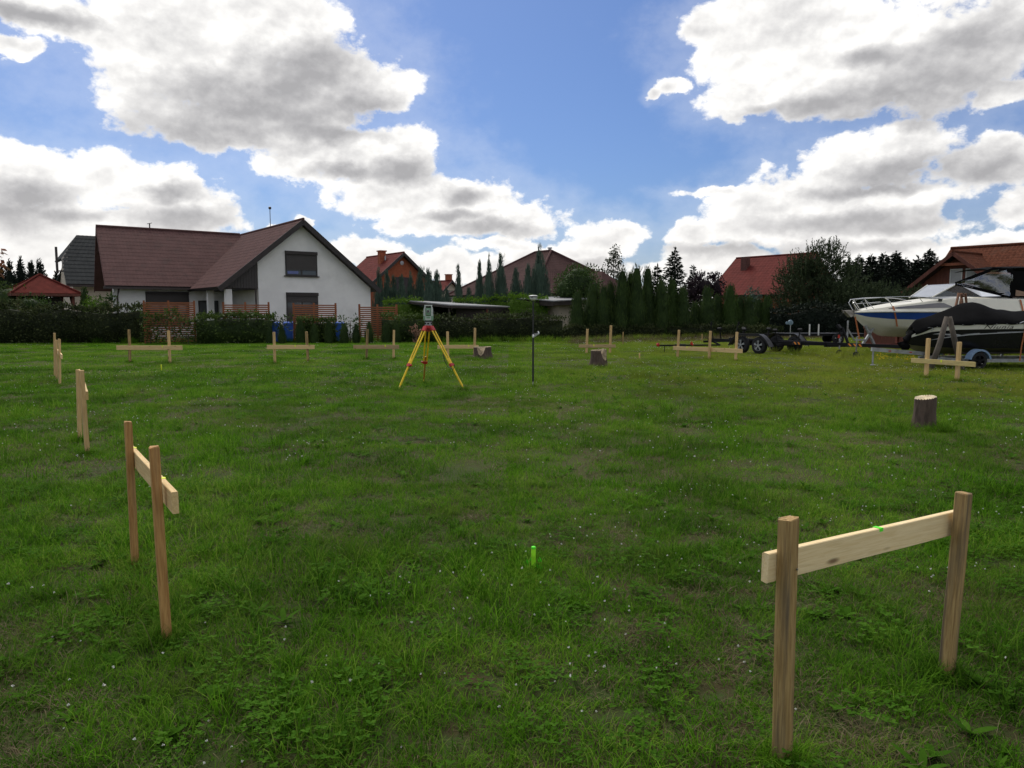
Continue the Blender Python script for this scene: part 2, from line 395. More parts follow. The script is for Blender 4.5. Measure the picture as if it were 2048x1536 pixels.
# ------------------------------------------------------------------ lawn: blades, weeds and clover as real geometry, scattered
GR = [(0.019, 0.052, 0.003), (0.046, 0.138, 0.006), (0.080, 0.218, 0.009), (0.128, 0.278, 0.018), (0.205, 0.305, 0.042)]
M_grass = foliage('grass blade', GR, 0.40, 0.55, 0.02, lawn=True)
M_weed = foliage('weed leaf', [(0.030, 0.085, 0.006), (0.050, 0.130, 0.010), (0.080, 0.180, 0.018)], 0.35, 0.9, 0.02)
M_dry = foliage('dry grass', [(0.045, 0.034, 0.016), (0.085, 0.062, 0.028), (0.135, 0.105, 0.052), (0.17, 0.15, 0.08)], 0.2, 0.8, 0.2)
M_flower = foliage('clover flower', [(0.50, 0.50, 0.44), (0.72, 0.72, 0.68)], 0.15, 1.0, 0.2)
M_yellow = foliage('small yellow flower', [(0.60, 0.42, 0.02), (0.75, 0.60, 0.04)], 0.15, 1.0, 0.2)

def strip(L, base, d, length, wid, bend, segs, rng, shape='blade'):
    """curved tapering leaf made of quads"""
    d = np.array(d, float); d /= np.linalg.norm(d); side = np.cross(d, [0, 0, 1.0])
    if np.linalg.norm(side) < 1e-3: side = np.array([1.0, 0, 0])
    side /= np.linalg.norm(side)
    out = np.cross([0, 0, 1.0], side); out = out if np.dot(out[:2], d[:2]) >= 0 else -out
    p = np.array(base, float); V = []; tone = rng.random()
    for i in range(segs + 1):
        t = i / segs
        if shape == 'blade': wv = wid * (1 - t ** 1.6) + 0.0003
        else: wv = wid * (0.18 + math.sin(math.pi * min(1, t * 0.92 + 0.04)) ** 0.8)
        V += [p - side * wv / 2, p + side * wv / 2]
        dd = d + (out * 0.55 - np.array([0, 0, 1.0])) * bend * t * 1.3; dd /= np.linalg.norm(dd)
        p = p + dd * length / segs
        if p[2] < 0.004: p[2] = 0.004
    Q = [(2 * i, 2 * i + 1, 2 * i + 3, 2 * i + 2) for i in range(segs)]
    L.V.append(np.array(V)); L.Q.append(np.array(Q) + L.n); L.n += len(V); L.R.append(np.full(len(V), tone))

CLUMPS = []
def clump(name, m, seed, fn):
    L = Leaves(seed); fn(L, np.random.default_rng(seed)); o = bpy.data.objects.new(name, L.mesh(name, m)); CLUMPS.append(o)
    return len(CLUMPS) - 1
def tuft(n, rad, l0, l1, wid, bend, lean):
    def fn(L, r):
        for _ in range(n):
            a, q = r.random() * 6.283, math.sqrt(r.random()) * rad; a2 = a + r.normal() * 0.9; le = lean * (0.3 + r.random())
            strip(L, (q * math.cos(a), q * math.sin(a), 0), (math.cos(a2) * le, math.sin(a2) * le, 1), r.uniform(l0, l1), wid * r.uniform(0.7, 1.3), bend * r.uniform(0.3, 1.4), 3, r)
    return fn
def rosette(n, l0, l1, wid, lift):
    def fn(L, r):
        for i in range(n):
            a = 6.283 * i / n + r.normal() * 0.25
            strip(L, (0, 0, 0.008), (math.cos(a), math.sin(a), lift * r.uniform(0.4, 1.6)), r.uniform(l0, l1), wid * r.uniform(0.7, 1.3), 0.5 * r.random(), 4, r, 'leaf')
    return fn
def clover(n, rad, h):
    def fn(L, r):
        for _ in range(n):
            a, q = r.random() * 6.283, math.sqrt(r.random()) * rad; c0 = np.array([q * math.cos(a), q * math.sin(a), r.uniform(0.3, 1) * h])
            a0 = r.random() * 6.283; s = r.uniform(0.008, 0.014)
            for k in range(3):
                b0 = a0 + k * 2.094
                strip(L, c0, (math.cos(b0), math.sin(b0), 0.35), s * 1.5, s, 0.3, 2, r, 'leaf')
    return fn
def flowers(n, rad, h, s):
    def fn(L, r):
        for _ in range(n):
            a, q = r.random() * 6.283, math.sqrt(r.random()) * rad; c0 = np.array([q * math.cos(a), q * math.sin(a), r.uniform(0.6, 1) * h])
            for k in range(10):
                L.leaf([c0], [r.normal(size=3) + [0, 0, 0.4]], s * r.uniform(0.7, 1.1), 0.9)
    return fn
def blades(L, r, bx, by, l0, l1, wid, bend, lean, segs=3, tone=None):
    """many curved blades at once (numpy)"""
    N_ = len(bx); a = r.random(N_) * 6.283; le = lean * (0.25 + r.random(N_)); ln = (l0 + (l1 - l0) * r.random(N_))
    d = unit(np.stack([np.cos(a) * le, np.sin(a) * le, np.ones(N_)], 1)); out = np.stack([np.cos(a), np.sin(a), np.zeros(N_)], 1)
    tw = r.normal(size=N_) * 0.6; side = np.stack([-np.sin(a + tw), np.cos(a + tw), np.zeros(N_)], 1)
    bd = (bend * r.uniform(0.3, 1.4, N_))[:, None]; wv0 = (wid * r.uniform(0.6, 1.35, N_))[:, None]
    p = np.stack([bx, by, np.zeros(N_)], 1); V = []
    for i in range(segs + 1):
        t = i / segs; wv = wv0 * (1 - t ** 1.7) + 0.0003
        V += [p - side * wv / 2, p + side * wv / 2]
        dd = unit(d + (out * 0.55 - np.array([0, 0, 1.0])) * bd * t * 1.3); p = p + dd * (ln / segs)[:, None]; p[:, 2] = np.maximum(p[:, 2], 0.003)
    k = 2 * (segs + 1); V = np.stack(V, 1).reshape(-1, 3)
    q = np.array([(2 * i, 2 * i + 1, 2 * i + 3, 2 * i + 2) for i in range(segs)])
    Q = (np.arange(N_)[:, None, None] * k + q[None]).reshape(-1, 4)
    L.V.append(V); L.Q.append(Q + L.n); L.n += len(V)
    rr = r.random(N_) if tone is None else np.clip(tone + r.normal(size=N_) * 0.22, 0, 1); L.R.append(np.repeat(rr, k))
def turf(size, n, l0, l1, wid, segs, seed):
    """a square piece of meadow: blades longer and denser in drifts, thin in worn spots"""
    def fn(L, r):
        x = (r.random(n) - 0.5) * size * 1.06; y = (r.random(n) - 0.5) * size * 1.06
        f = 3.2 if size < 1.5 else 1.4 if size < 3 else 0.7
        h = fbm(x * f + 50, y * f + 50, seed, 3); g = fbm(x * f * 2.3 + 90, y * f * 2.3 + 90, seed + 5, 2)
        keep = (r.random(n) < np.clip((g - 0.22) * 3.4, 0.10, 1)); x, y, h = x[keep], y[keep], h[keep]
        blades(L, r, x, y, l0, l0 + (l1 - l0) * np.clip((h - 0.22) * 2.0, 0.06, 1.2), wid, 0.85, 0.75, segs, tone=(0.15 if size < 1.5 else 0.24 if size < 3 else 0.32) + 0.75 * fbm(x * f * 1.5, y * f * 1.5 + 20, seed + 9, 2))
    return fn
def thatch(size, n, l0, l1, wid, segs):
    def fn(L, r):
        x = (r.random(n) - 0.5) * size * 1.06; y = (r.random(n) - 0.5) * size * 1.06; g = fbm(x * 2 + 30, y * 2 + 8, 77, 3); k = g > 0.40
        blades(L, r, x[k], y[k], l0, l1, wid, 1.2, 2.4, segs)
    return fn
T_near = [clump('turf', M_grass, 110 + i, turf(1.0, 6500, 0.022, 0.135, 0.0036, 3, 11 + i)) for i in range(5)]
T_thatch = [clump('thatch', M_dry, 120, thatch(1.0, 1300, 0.04, 0.11, 0.0028, 2)), clump('thatch', M_dry, 121, thatch(2.0, 2200, 0.04, 0.12, 0.0045, 2))]
T_mid = [clump('turf', M_grass, 130 + i, turf(2.0, 13000, 0.025, 0.125, 0.0055, 2, 31 + i)) for i in range(3)]
T_far = [clump('turf', M_grass, 140 + i, turf(4.0, 12000, 0.03, 0.12, 0.013, 2, 51 + i)) for i in range(3)]
I_long = [clump('grass_tuft', M_grass, 20 + i, tuft(34, 0.08, 0.07, 0.17, 0.0036, 1.0, 0.6)) for i in range(3)]
I_tall = [clump('grass_tuft', M_grass, 30 + i, tuft(22, 0.05, 0.14, 0.26, 0.0040, 0.9, 0.45)) for i in range(2)]
I_dry = [clump('dry_grass', M_dry, 40 + i, tuft(40, 0.12, 0.04, 0.12, 0.0026, 1.1, 2.4)) for i in range(2)]
I_ros = [clump('weed', M_weed, 50, rosette(8, 0.045, 0.09, 0.019, 0.55)), clump('weed', M_weed, 51, rosette(7, 0.04, 0.08, 0.025, 0.6)), clump('weed', M_weed, 52, rosette(10, 0.045, 0.10, 0.012, 0.7))]
I_ros += [clump('weed', M_weed, 53, rosette(7, 0.055, 0.105, 0.016, 0.5)), clump('weed', M_weed, 54, rosette(5, 0.05, 0.10, 0.020, 0.6))]
I_clo = [clump('clover', M_weed, 60 + i, clover(26, 0.11, 0.07)) for i in range(2)]
I_flo = [clump('clover_flower', M_flower, 70 + i, flowers(1 + i, 0.10, 0.12, 0.0075)) for i in range(2)]
I_stalk = [clump('grass_stalk', M_dry, 80, tuft(4, 0.06, 0.14, 0.26, 0.0020, 0.6, 0.5))]
I_farfl = [clump('clover_flower', M_flower, 95, flowers(3, 0.25, 0.11, 0.014))]
I_yel = [clump('yellow_flower', M_yellow, 97, flowers(7, 0.16, 0.32, 0.022))]
I_seed = [clump('grass_seed_head', M_dry, 98, tuft(30, 0.3, 0.15, 0.42, 0.007, 0.5, 0.35))]

rg = np.random.default_rng(5)
def band(y0, y1, dens, margin=1.2):
    slope = 0.76
    area = slope * (y1 ** 2 - y0 ** 2) + 2 * margin * (y1 - y0); n = int(area * dens)
    y = np.sqrt(rg.random(n * 2) * (y1 ** 2 - y0 ** 2) + y0 ** 2)[:n]; x = (rg.random(n) * 2 - 1) * (slope * y + margin)
    return x, y
PX, PY, PI, PS, PR = [], [], [], [], []
def put(x, y, idx, s, rot=None):
    n = len(x); PX.append(x); PY.append(y); PI.append(np.ones(n, int) * idx); PS.append(np.ones(n) * s)
    PR.append(np.stack([rg.normal(size=n) * 0.07, rg.normal(size=n) * 0.07, rg.random(n) * 6.283], 1) if rot is None else np.stack([np.zeros(n), np.zeros(n), rot], 1))
def choose(lst, n): return np.array(lst)[rg.integers(0, len(lst), n)]
EDGE = lambda x: np.where(x < 4, 39.0 + 0.055 * (x + 24), 40.6 + (x - 4) * 0.75)      # where the lawn meets the hedges
def tiles(y0, y1, step, kinds, lim=None):
    xs, ys = [], []
    for j in range(int(round((y1 - y0) / step))):
        y = y0 + (j + 0.5) * step; hw = 0.76 * (y + step) + 1.5; k = int(math.ceil(hw / step))
        for i in range(-k, k):
            x = (i + 0.5) * step
            if lim is None or y < lim(x): xs.append(x); ys.append(y)
    xs, ys = np.array(xs), np.array(ys); n = len(xs)
    put(xs, ys, choose(kinds, n), 1.0, rg.integers(0, 4, n) * math.pi / 2)
tiles(1.0, 7.0, 1.0, T_near); tiles(7.0, 17.0, 2.0, T_mid); tiles(17.0, 57.0, 4.0, T_far, lambda x: float(EDGE(np.array(x))) + 3)
tiles(1.0, 7.0, 1.0, T_thatch[:1]); tiles(7.0, 17.0, 2.0, T_thatch[1:])
for (y0, y1, dn, sc0) in ((1.25, 7, 85, 0.95), (7, 21, 18, 1.15)):
    x, y = band(y0, y1, dn); n = len(x)
    pa = fbm(x * 0.9, y * 0.9, 3); pb = fbm(x * 1.7 + 40, y * 1.7, 9); pc = fbm(x * 0.5, y * 0.5 + 70, 17); u = rg.random(n)
    idx = choose(I_dry, n); ok = pb > 0.60
    lng = (pa > 0.46) & (u < 0.62); idx[lng] = choose(I_long, lng.sum()); ok |= lng
    tal = (pa > 0.60) & (u < 0.08); idx[tal] = choose(I_tall, tal.sum())
    wd = (pc > 0.44) & (u > 0.86); idx[wd] = choose(I_ros, wd.sum()); ok |= wd
    cl = (pc < 0.53) & (u > 0.70) & (u < 0.86); idx[cl] = choose(I_clo, cl.sum()); ok |= cl
    st = (rg.random(n) < 0.05); idx[st] = I_stalk[0]; ok |= st
    s = rg.uniform(0.7, 1.25, n) * sc0 * (0.75 + 0.6 * pa)
    put(x[ok], y[ok], idx[ok], s[ok])
    fx, fy = band(y0, y1, 9 if y0 < 7 else 5); fl = fbm(fx * 0.6, fy * 0.6, 21) > 0.47
    put(fx[fl], fy[fl], choose(I_flo, fl.sum()), rg.uniform(0.7, 1.25, fl.sum()) * (1.0 if y0 < 7 else 1.35))
fx, fy = band(20, 50, 1.2, 1); k = (fy < EDGE(fx)) & ((fx > 1) | (rg.random(len(fx)) < 0.25)); put(fx[k], fy[k], I_farfl[0], rg.uniform(0.6, 1.1, k.sum()))
fx = rg.uniform(3, 17, 200); fy = 38 + (fx - 3) * 0.55 + rg.uniform(-2.2, 4, 200); put(fx, fy, I_farfl[0], rg.uniform(0.8, 1.4, 200))
fx = rg.uniform(3, 26, 700); fy = 39.5 + (fx - 3) * 0.45 + rg.uniform(-2.0, 4, 700); put(fx, fy, I_seed[0], rg.uniform(0.6, 1.2, 700))
fx = rg.uniform(11.2, 12.6, 12); put(fx, rg.uniform(22.6, 23.8, 12), I_yel[0], rg.uniform(0.7, 1.2, 12))
# tall unmown rims along hedges and under the boats
ex = rg.uniform(-32, 32, 1100); put(ex, EDGE(ex) - 0.3 + rg.uniform(-0.5, 0.9, 1100), choose(I_tall, 1100), rg.uniform(1.2, 2.4, 1100))
bx = rg.uniform(10.5, 22, 600); put(bx, rg.uniform(22.2, 31, 600), choose(I_tall, 600), rg.uniform(0.9, 1.9, 600))
# longer grass left standing round the feet of posts, stumps, tripod and pole
FEET = [(1563,1522,.05,26),(1892,1352,.05,26),(271,1133,.05,22),(334,1282,.05,24),(160,882,.06,16),(175,907,.06,16),(796,781,.04,8),(929,780,.04,8),(847,768,.04,8),(1066,774,.03,8),
        (1847,858,.24,60),(1198,736,.32,40),(965,719,.36,40),(260,725,.07,10),(340,727,.07,10),(550,727,.07,10),(616,724,.07,10),(733,718,.07,10),(787,718,.07,10),(1852,755,.07,12),(1914,762,.07,12),(1418,719,.08,10),(1471,722,.08,10),(1067,1146,.03,10)]
for px_, py_, rr, k in FEET:
    g_ = G(px_, py_); a = rg.random(k) * 6.283; q = rr * rg.uniform(0.8, 1.6, k)
    put(g_.x + q * np.cos(a), g_.y + q * np.sin(a), choose(I_long, k), rg.uniform(0.5, 0.95, k) * (1.0 if g_.y < 9 else 1.5))
PR = np.concatenate(PR)
PX, PY, PI, PS = map(np.concatenate, (PX, PY, PI, PS))
n = len(PX)
me = bpy.data.meshes.new('lawn_grass'); me.vertices.add(n)
me.vertices.foreach_set('co', np.stack([PX, PY, np.full(n, -0.002)], 1).astype(np.float32).ravel())
for nm, ty, arr in (('idx', 'INT', PI.astype(np.int32)), ('scl', 'FLOAT', PS.astype(np.float32))):
    a = me.attributes.new(nm, ty, 'POINT'); a.data.foreach_set('value', arr)
a = me.attributes.new('rot', 'FLOAT_VECTOR', 'POINT')
a.data.foreach_set('vector', PR.astype(np.float32).ravel())
lawn = bpy.data.objects.new('lawn_grass', me); COL.objects.link(lawn)
tag(lawn, 'green meadow grass with weeds and white clover flowers', 'grass', kind='stuff')
ng = bpy.data.node_groups.new('scatter', 'GeometryNodeTree')
ng.interface.new_socket('Geometry', in_out='INPUT', socket_type='NodeSocketGeometry'); ng.interface.new_socket('Geometry', in_out='OUTPUT', socket_type='NodeSocketGeometry')
gi, go = ng.nodes.new('NodeGroupInput'), ng.nodes.new('NodeGroupOutput'); jn = ng.nodes.new('GeometryNodeJoinGeometry')
def attr(nm, ty):
    q = ng.nodes.new('GeometryNodeInputNamedAttribute'); q.data_type = ty; q.inputs['Name'].default_value = nm; return q.outputs['Attribute']
a_idx, a_scl = attr('idx', 'INT'), attr('scl', 'FLOAT')
e2r = ng.nodes.new('FunctionNodeEulerToRotation'); ng.links.new(attr('rot', 'FLOAT_VECTOR'), e2r.inputs[0])
for i, o in enumerate(CLUMPS):
    oi = ng.nodes.new('GeometryNodeObjectInfo'); oi.inputs['Object'].default_value = o; oi.inputs['As Instance'].default_value = False
    ip = ng.nodes.new('GeometryNodeInstanceOnPoints'); cp = ng.nodes.new('FunctionNodeCompare'); cp.data_type = 'INT'; cp.operation = 'EQUAL'
    ng.links.new(a_idx, cp.inputs[2]); cp.inputs[3].default_value = i
    ng.links.new(gi.outputs[0], ip.inputs['Points']); ng.links.new(cp.outputs[0], ip.inputs['Selection'])
    ng.links.new(oi.outputs['Geometry'], ip.inputs['Instance']); ng.links.new(e2r.outputs[0], ip.inputs['Rotation']); ng.links.new(a_scl, ip.inputs['Scale'])
    ng.links.new(ip.outputs[0], jn.inputs[0])
ng.links.new(jn.outputs[0], go.inputs[0])
lawn.modifiers.new('scatter', 'NODES').node_group = ng

# ------------------------------------------------------------------ buildings (all laid out along one street grid)
RZ = math.atan2(0.6, 0.8)
M_plaster = mat('grey plaster', (0.78, 0.775, 0.755), 0.9, 0.06, 1.2, 0.25, 40, dirt=(0.66, 0.65, 0.63), dscale=0.7)
M_cream = mat('cream plaster', (0.50, 0.43, 0.35), 0.9, 0.10, 1.0, 0.2, 40)
M_brownroof = mat('brown metal tile', (0.092, 0.049, 0.047), 0.8, 0.16, 1.6, 0.0, spec=0.06, dirt=(0.070, 0.043, 0.041), dscale=2.0)
M_redroof = mat('red metal tile', (0.112, 0.024, 0.020), 0.8, 0.2, 1.6, spec=0.06)
M_claytile = mat('weathered clay tile', (0.100, 0.036, 0.021), 0.9, 0.35, 5.0, spec=0.05, dirt=(0.09, 0.045, 0.03), dscale=1.5)
M_greyroof = mat('dark grey tile', (0.036, 0.039, 0.040), 0.85, 0.15, 1.6, spec=0.05)
M_trim = mat('dark brown trim', (0.032, 0.026, 0.025), 0.6, 0.2, 3.0)
M_shutter = mat('anthracite shutter', (0.050, 0.044, 0.042), 0.55, 0.08, 2.0)
M_frame = mat('dark window frame', (0.03, 0.028, 0.027), 0.5, 0.1)
M_whiteframe = mat('white window frame', (0.62, 0.62, 0.60), 0.5, 0.08)
M_orange = mat('orange brick', (0.30, 0.085, 0.040), 0.9, 0.18, 5.0, 0.3, 60)
M_redwood = mat('red brown timber', (0.13, 0.042, 0.026), 0.7, 0.3, 4.0, 0.3, 30, vec=(1, 1, 0.2))
M_metal = mat('galvanised steel', (0.42, 0.43, 0.44), 0.42, 0.15, 6.0, metal=0.8)
M_gutter = mat('brown gutter', (0.045, 0.034, 0.032), 0.45, 0.1)
def pane_mat(name, col, rough=0.06):
    m = mat(name, col, rough, 0.12, 1.5, 0.06, 3.0, spec=0.8); return m
M_pane = pane_mat('window pane', (0.045, 0.05, 0.055)); M_panel = pane_mat('pane with painted reflection', (0.40, 0.40, 0.40), 0.1)  # second pane: a whitish reflection put into its base colour
M_bluebox = mat('blue box', (0.12, 0.15, 0.34), 0.5, 0.1)  # even blue of the box on the upper window sill

def tile_rows(e0, e1, r1, r0, row=0.36, col=0.24, lift=0.019, wave=0.016, sub=4):
    e0, e1, r1, r0 = map(Vector, (e0, e1, r1, r0)); nrm = (e1 - e0).cross(r0 - e0).normalized()
    if nrm.z < 0: nrm = -nrm
    L = (e1 - e0).length; S = (r0 - e0).length; nr = max(2, round(S / row)); nc = max(4, round(L / col)) * sub
    rows = []
    def line(t, h):
        a, b_ = e0.lerp(r0, t), e1.lerp(r1, t)
        return [a.lerp(b_, k / nc) + nrm * (h + wave * (0.5 + 0.5 * math.cos(2 * math.pi * k / sub))) for k in range(nc + 1)]
    for i in range(nr):
        rows.append(line(i / nr, lift)); rows.append(line((i + 1) / nr, 0.012))
    return MB().grid(rows)
def slope(parent, e0, e1, r1, r0, m, th=0.16, tiles=True, row=0.36, col=0.24, name='roof_slope', sub=4):
    """one roof plane: slab with its tile surface"""
    e0, e1, r1, r0 = map(Vector, (e0, e1, r1, r0)); nrm = (e1 - e0).cross(r0 - e0).normalized()
    if nrm.z < 0: nrm = -nrm
    o = MB().prism([e0, e1, r1, r0], -nrm * th).build(name, M_trim if tiles else m, parent)
    if tiles:
        t = tile_rows(e0 + nrm * 0.004, e1 + nrm * 0.004, r1 + nrm * 0.004, r0 + nrm * 0.004, row, col, sub=sub).build('roof_tiles', m, o); t['kind'] = 'stuff'
    return o
def window(parent, x0, x1, z0, z1, y, fm=None, pm=None, mull=0, axis='y', sgn=-1, fw=0.07, name='window'):
    """frame standing proud of the wall with a recessed pane; axis y: wall faces -y (sgn -1)"""
    fm = fm or M_frame; pm = pm or M_pane
    def B(mb, a0, a1, c0, c1, d0, d1):
        lo, hi = sorted((y + sgn * d0, y + sgn * d1))
        return mb.box(a0, a1, lo, hi, c0, c1) if axis == 'y' else mb.box(lo, hi, a0, a1, c0, c1)
    f = MB(); B(f, x0, x0 + fw, z0, z1, -0.02, 0.05); B(f, x1 - fw, x1, z0, z1, -0.02, 0.05)
    B(f, x0 + fw, x1 - fw, z0, z0 + fw, -0.02, 0.05); B(f, x0 + fw, x1 - fw, z1 - fw, z1, -0.02, 0.05)
    for k in range(mull):
        xm = x0 + (x1 - x0) * (k + 1) / (mull + 1); B(f, xm - fw * 0.6, xm + fw * 0.6, z0 + fw, z1 - fw, -0.02, 0.045)
    o = f.build(name, fm, parent)
    B(MB(), x0 + fw * 0.8, x1 - fw * 0.8, z0 + fw * 0.8, z1 - fw * 0.8, 0.003, 0.018).build('pane', pm, o)
    return o
def shutter(parent, x0, x1, z0, z1, y, d=0.075):
    mb = MB(); n = max(3, int((z1 - z0) / 0.06))
    for i in range(n):
        a, c = z0 + (z1 - z0) * i / n, z0 + (z1 - z0) * (i + 1) / n
        mb.box(x0, x1, y - d, y - d + 0.03, a + 0.006, c); mb.box(x0, x1, y - d + 0.008, y - d + 0.03, a, a + 0.006)
    o = mb.build('roller_shutter', M_shutter, parent)
    MB().box(x0 - 0.05, x1 + 0.05, y - 0.17, y - 0.01, z1 - 0.16, z1 + 0.02).build('shutter_box', M_trim, o)
    return o
def chimney(parent, x, y, z0, z1, w_, m, cap=True):
    o = MB().box(x - w_ / 2, x + w_ / 2, y - w_ / 2, y + w_ / 2, z0, z1).build('chimney', m, parent)
    if cap: MB().box(x - w_ / 2 - 0.08, x + w_ / 2 + 0.08, y - w_ / 2 - 0.08, y + w_ / 2 + 0.08, z1 + 0.002, z1 + 0.12).build('chimney_cap', M_orange if m is not M_trim else M_trim, o)
    return o

# --- grey plastered house with the front gable
h = root('house', (-12.05, 44.0, 0), RZ, 'grey plastered house with brown metal tile roof and big front gable', 'house')
RH, KS = 6.9, 0.8125
zr = lambda x: RH - abs(x) * KS
slope(h, (-4.85, 0, zr(4.85)), (-4.85, 14.6, zr(4.85)), (0, 14.6, RH), (0, 0, RH), M_brownroof, col=0.20)
slope(h, (4.85, 0, zr(4.85)), (4.85, 14.6, zr(4.85)), (0, 14.6, RH), (0, 0, RH), M_brownroof, col=0.20)
slope(h, (-9.4, 6.25, 3.1), (-0.3, 6.25, 3.1), (-0.3, 10.8, 6.86), (-9.05, 10.8, 6.86), M_brownroof, col=0.20)
slope(h, (-8.7, 15.3, 3.1), (-0.3, 15.3, 3.1), (-0.3, 10.8, 6.86), (-9.05, 10.8, 6.86), M_brownroof, tiles=False)
MB().tube([(0, -0.02, RH + 0.03), (0, 14.6, RH + 0.03)], 0.09, 8).build('ridge_cap', M_brownroof, h)
MB().tube([(-9.07, 10.8, 6.9), (-0.3, 10.8, 6.9)], 0.09, 8).build('ridge_cap', M_brownroof, h)
for s in (-1, 1):      # verge boards of the front gable
    MB().beam((s * 4.86, -0.035, zr(4.86) - 0.13), (0, -0.035, RH - 0.13), 0.05, 0.28, (0, 0, 1)).build('barge_board', M_trim, h)
MB().prism([(-9.44, 6.2, 2.92), (-9.44, 6.25, 3.12), (-9.09, 10.8, 6.88), (-8.74, 15.3, 3.12), (-8.74, 15.3, 2.9), (-9.09, 10.8, 6.62)], (0.05, 0, 0)).build('barge_board', M_brownroof, h)
wz = lambda x: zr(x) - 0.24
MB().prism([(-2.55, 0.5, 0), (4.42, 0.5, 0), (4.42, 0.5, wz(4.42)), (0, 0.5, wz(0)), (-2.55, 0.5, wz(2.55))], (0, 0.3, 0)).build('gable_wall', M_plaster, h)
MB().box(4.12, 4.42, 0.8, 14.2, 0, wz(4.42)).build('side_wall', M_plaster, h)
MB().box(-2.55, -2.25, 0.8, 6.88, 0, 4.5).build('side_wall', M_plaster, h)
MB().box(-8.9, -2.6, 6.9, 7.2, 0, 3.25).build('front_wall', M_plaster, h)
MB().prism([(-8.85, 7.2, 0), (-7.75, 14.4, 0), (-7.75, 14.4, 3.3), (-8.2, 10.8, 6.25), (-8.85, 7.2, 3.3)], (0.3, 0, 0)).build('end_wall', M_plaster, h)
MB().box(-7.5, 4.1, 14.2, 14.4, 0, 3.0).build('back_wall', M_plaster, h)
MB().box(-7.4, 4.05, 7.25, 14.1, -0.05, 0.02).build('plinth', M_trim, h)
sd = MB()                                                    # dark boards closing the porch gable
nb = 12
for i in range(nb):
    a, c = -4.45 + 1.88 * i / nb, -4.45 + 1.88 * (i + 1) / nb - 0.012
    sd.prism([(a, 0.55, 2.92), (c, 0.55, 2.92), (c, 0.55, wz(c)), (a, 0.55, wz(a))], (0, 0.03, 0))
sd.prism([(-4.45, 0.585, 2.92), (-2.55, 0.585, 2.92), (-2.55, 0.585, wz(2.55)), (-4.45, 0.585, wz(4.45))], (0, 0.1, 0))
sd.build('porch_boarding', M_shutter, h)
MB().box(-4.6, -2.56, 0.7, 6.2, 2.86, 2.915).build('porch_ceiling', M_trim, h)
MB().box(-4.32, -3.98, 0.62, 0.96, 0, 2.86).build('porch_column', M_plaster, h)
MB().box(-4.32, -3.98, 4.2, 4.54, 0, 2.86).build('porch_column', M_plaster, h)
d = window(h, -4.2, -3.0, 0.05, 2.3, 6.9, name='front_door'); MB().tube([(-3.15, 6.82, 1.0), (-3.15, 6.82, 1.3)], 0.02, 6).build('handle', M_metal, d)
wn = window(h, -0.96, 0.97, 3.7, 5.12, 0.5, mull=1); shutter(h, -0.90, 0.91, 4.02, 5.08, 0.5)
MB().box(-0.84, -0.20, 0.455, 0.475, 3.80, 3.96).build('sill_box', M_bluebox, wn)
MB().box(-1.05, 1.06, 0.36, 0.498, 3.64, 3.695).build('window_sill', M_trim, h)
window(h, -0.96, 0.97, 0.15, 2.73, 0.5, mull=1, name='terrace_door'); shutter(h, -0.90, 0.91, 2.16, 2.70, 0.5)
window(h, -7.2, -4.75, 0.7, 2.82, 6.9, mull=2); shutter(h, -7.14, -4.81, 2.05, 2.80, 6.9)
MB().box(-9.5, -2.6, 6.13, 6.25, 2.93, 3.05).build('gutter', M_gutter, h)
MB().tube([(-8.72, 6.2, 2.95), (-8.72, 6.45, 2.75), (-8.72, 6.82, 2.45), (-8.72, 6.82, 0.1)], 0.055, 8).build('downpipe', M_gutter, h)
MB().tube([(-2.72, 0.44, 2.9), (-2.72, 0.44, 0.1)], 0.05, 8).build('downpipe', M_gutter, h)
MB().tube([(0, 5.5, RH), (0, 5.5, 8.1)], 0.022, 6).lathe([(0.01, -0.1), (0.08, -0.06), (0.1, 0), (0.08, 0.06), (0.01, 0.1)], 10, (0, 5.5, 8.15)).build('antenna_mast', M_gutter, h)
MB().tube([(-6.0, 10.8, 6.85), (-6.0, 10.8, 7.25)], 0.04, 6).tube([(-6.15, 10.8, 7.22), (-5.85, 10.8, 7.3)], 0.02, 6).build('roof_vent', M_gutter, h)

# --- dark grey half-hipped roof behind it
h = root('house', (-35.5, 62, 0), RZ, 'house with dark grey half-hipped tile roof behind the brown roof', 'house')
pts = [(-1.4, -4.5, 3.7), (9, -4.5, 3.7), (9, 0, 7.8), (0, 0, 7.8), (-1.4, -2.3, 5.75)]
nr = Vector((0, -4.1, 4.5)).normalized()
o = MB().prism(pts, -nr * 0.18).build('roof_slope', M_trim, h)
t = MB()
for i in range(13):
    t0, t1 = i / 13, (i + 1) / 13
    xl = lambda t: -1.4 if t < 0.5 else -1.4 + 1.4 * (t - 0.5) / 0.5
    q = lambda x, t, hh: Vector((x, -4.5 + 4.5 * t, 3.7 + 4.1 * t)) + nr * hh
    n_ = 60
    t.grid([[q(xl(t0) + (9 - xl(t0)) * k / n_, t0, 0.028 + 0.014 * (k % 2)) for k in range(n_ + 1)], [q(xl(t1) + (9 - xl(t1)) * k / n_, t1, 0.008 + 0.014 * (k % 2)) for k in range(n_ + 1)]])
tt = t.build('roof_tiles', M_greyroof, o); tt['kind'] = 'stuff'
slope(h, (-1.4, 4.5, 3.7), (9, 4.5, 3.7), (9, 0, 7.8), (0, 0, 7.8), M_greyroof, tiles=False)
MB().prism([(-1.4, -2.3, 5.75), (0, 0, 7.8), (-1.4, 2.3, 5.75)], (0.1, 0, -0.15)).build('hip_end', M_greyroof, h)
MB().box(-0.9, 8.6, -3.9, -3.6, 0, 4.1).build('front_wall', M_cream, h)
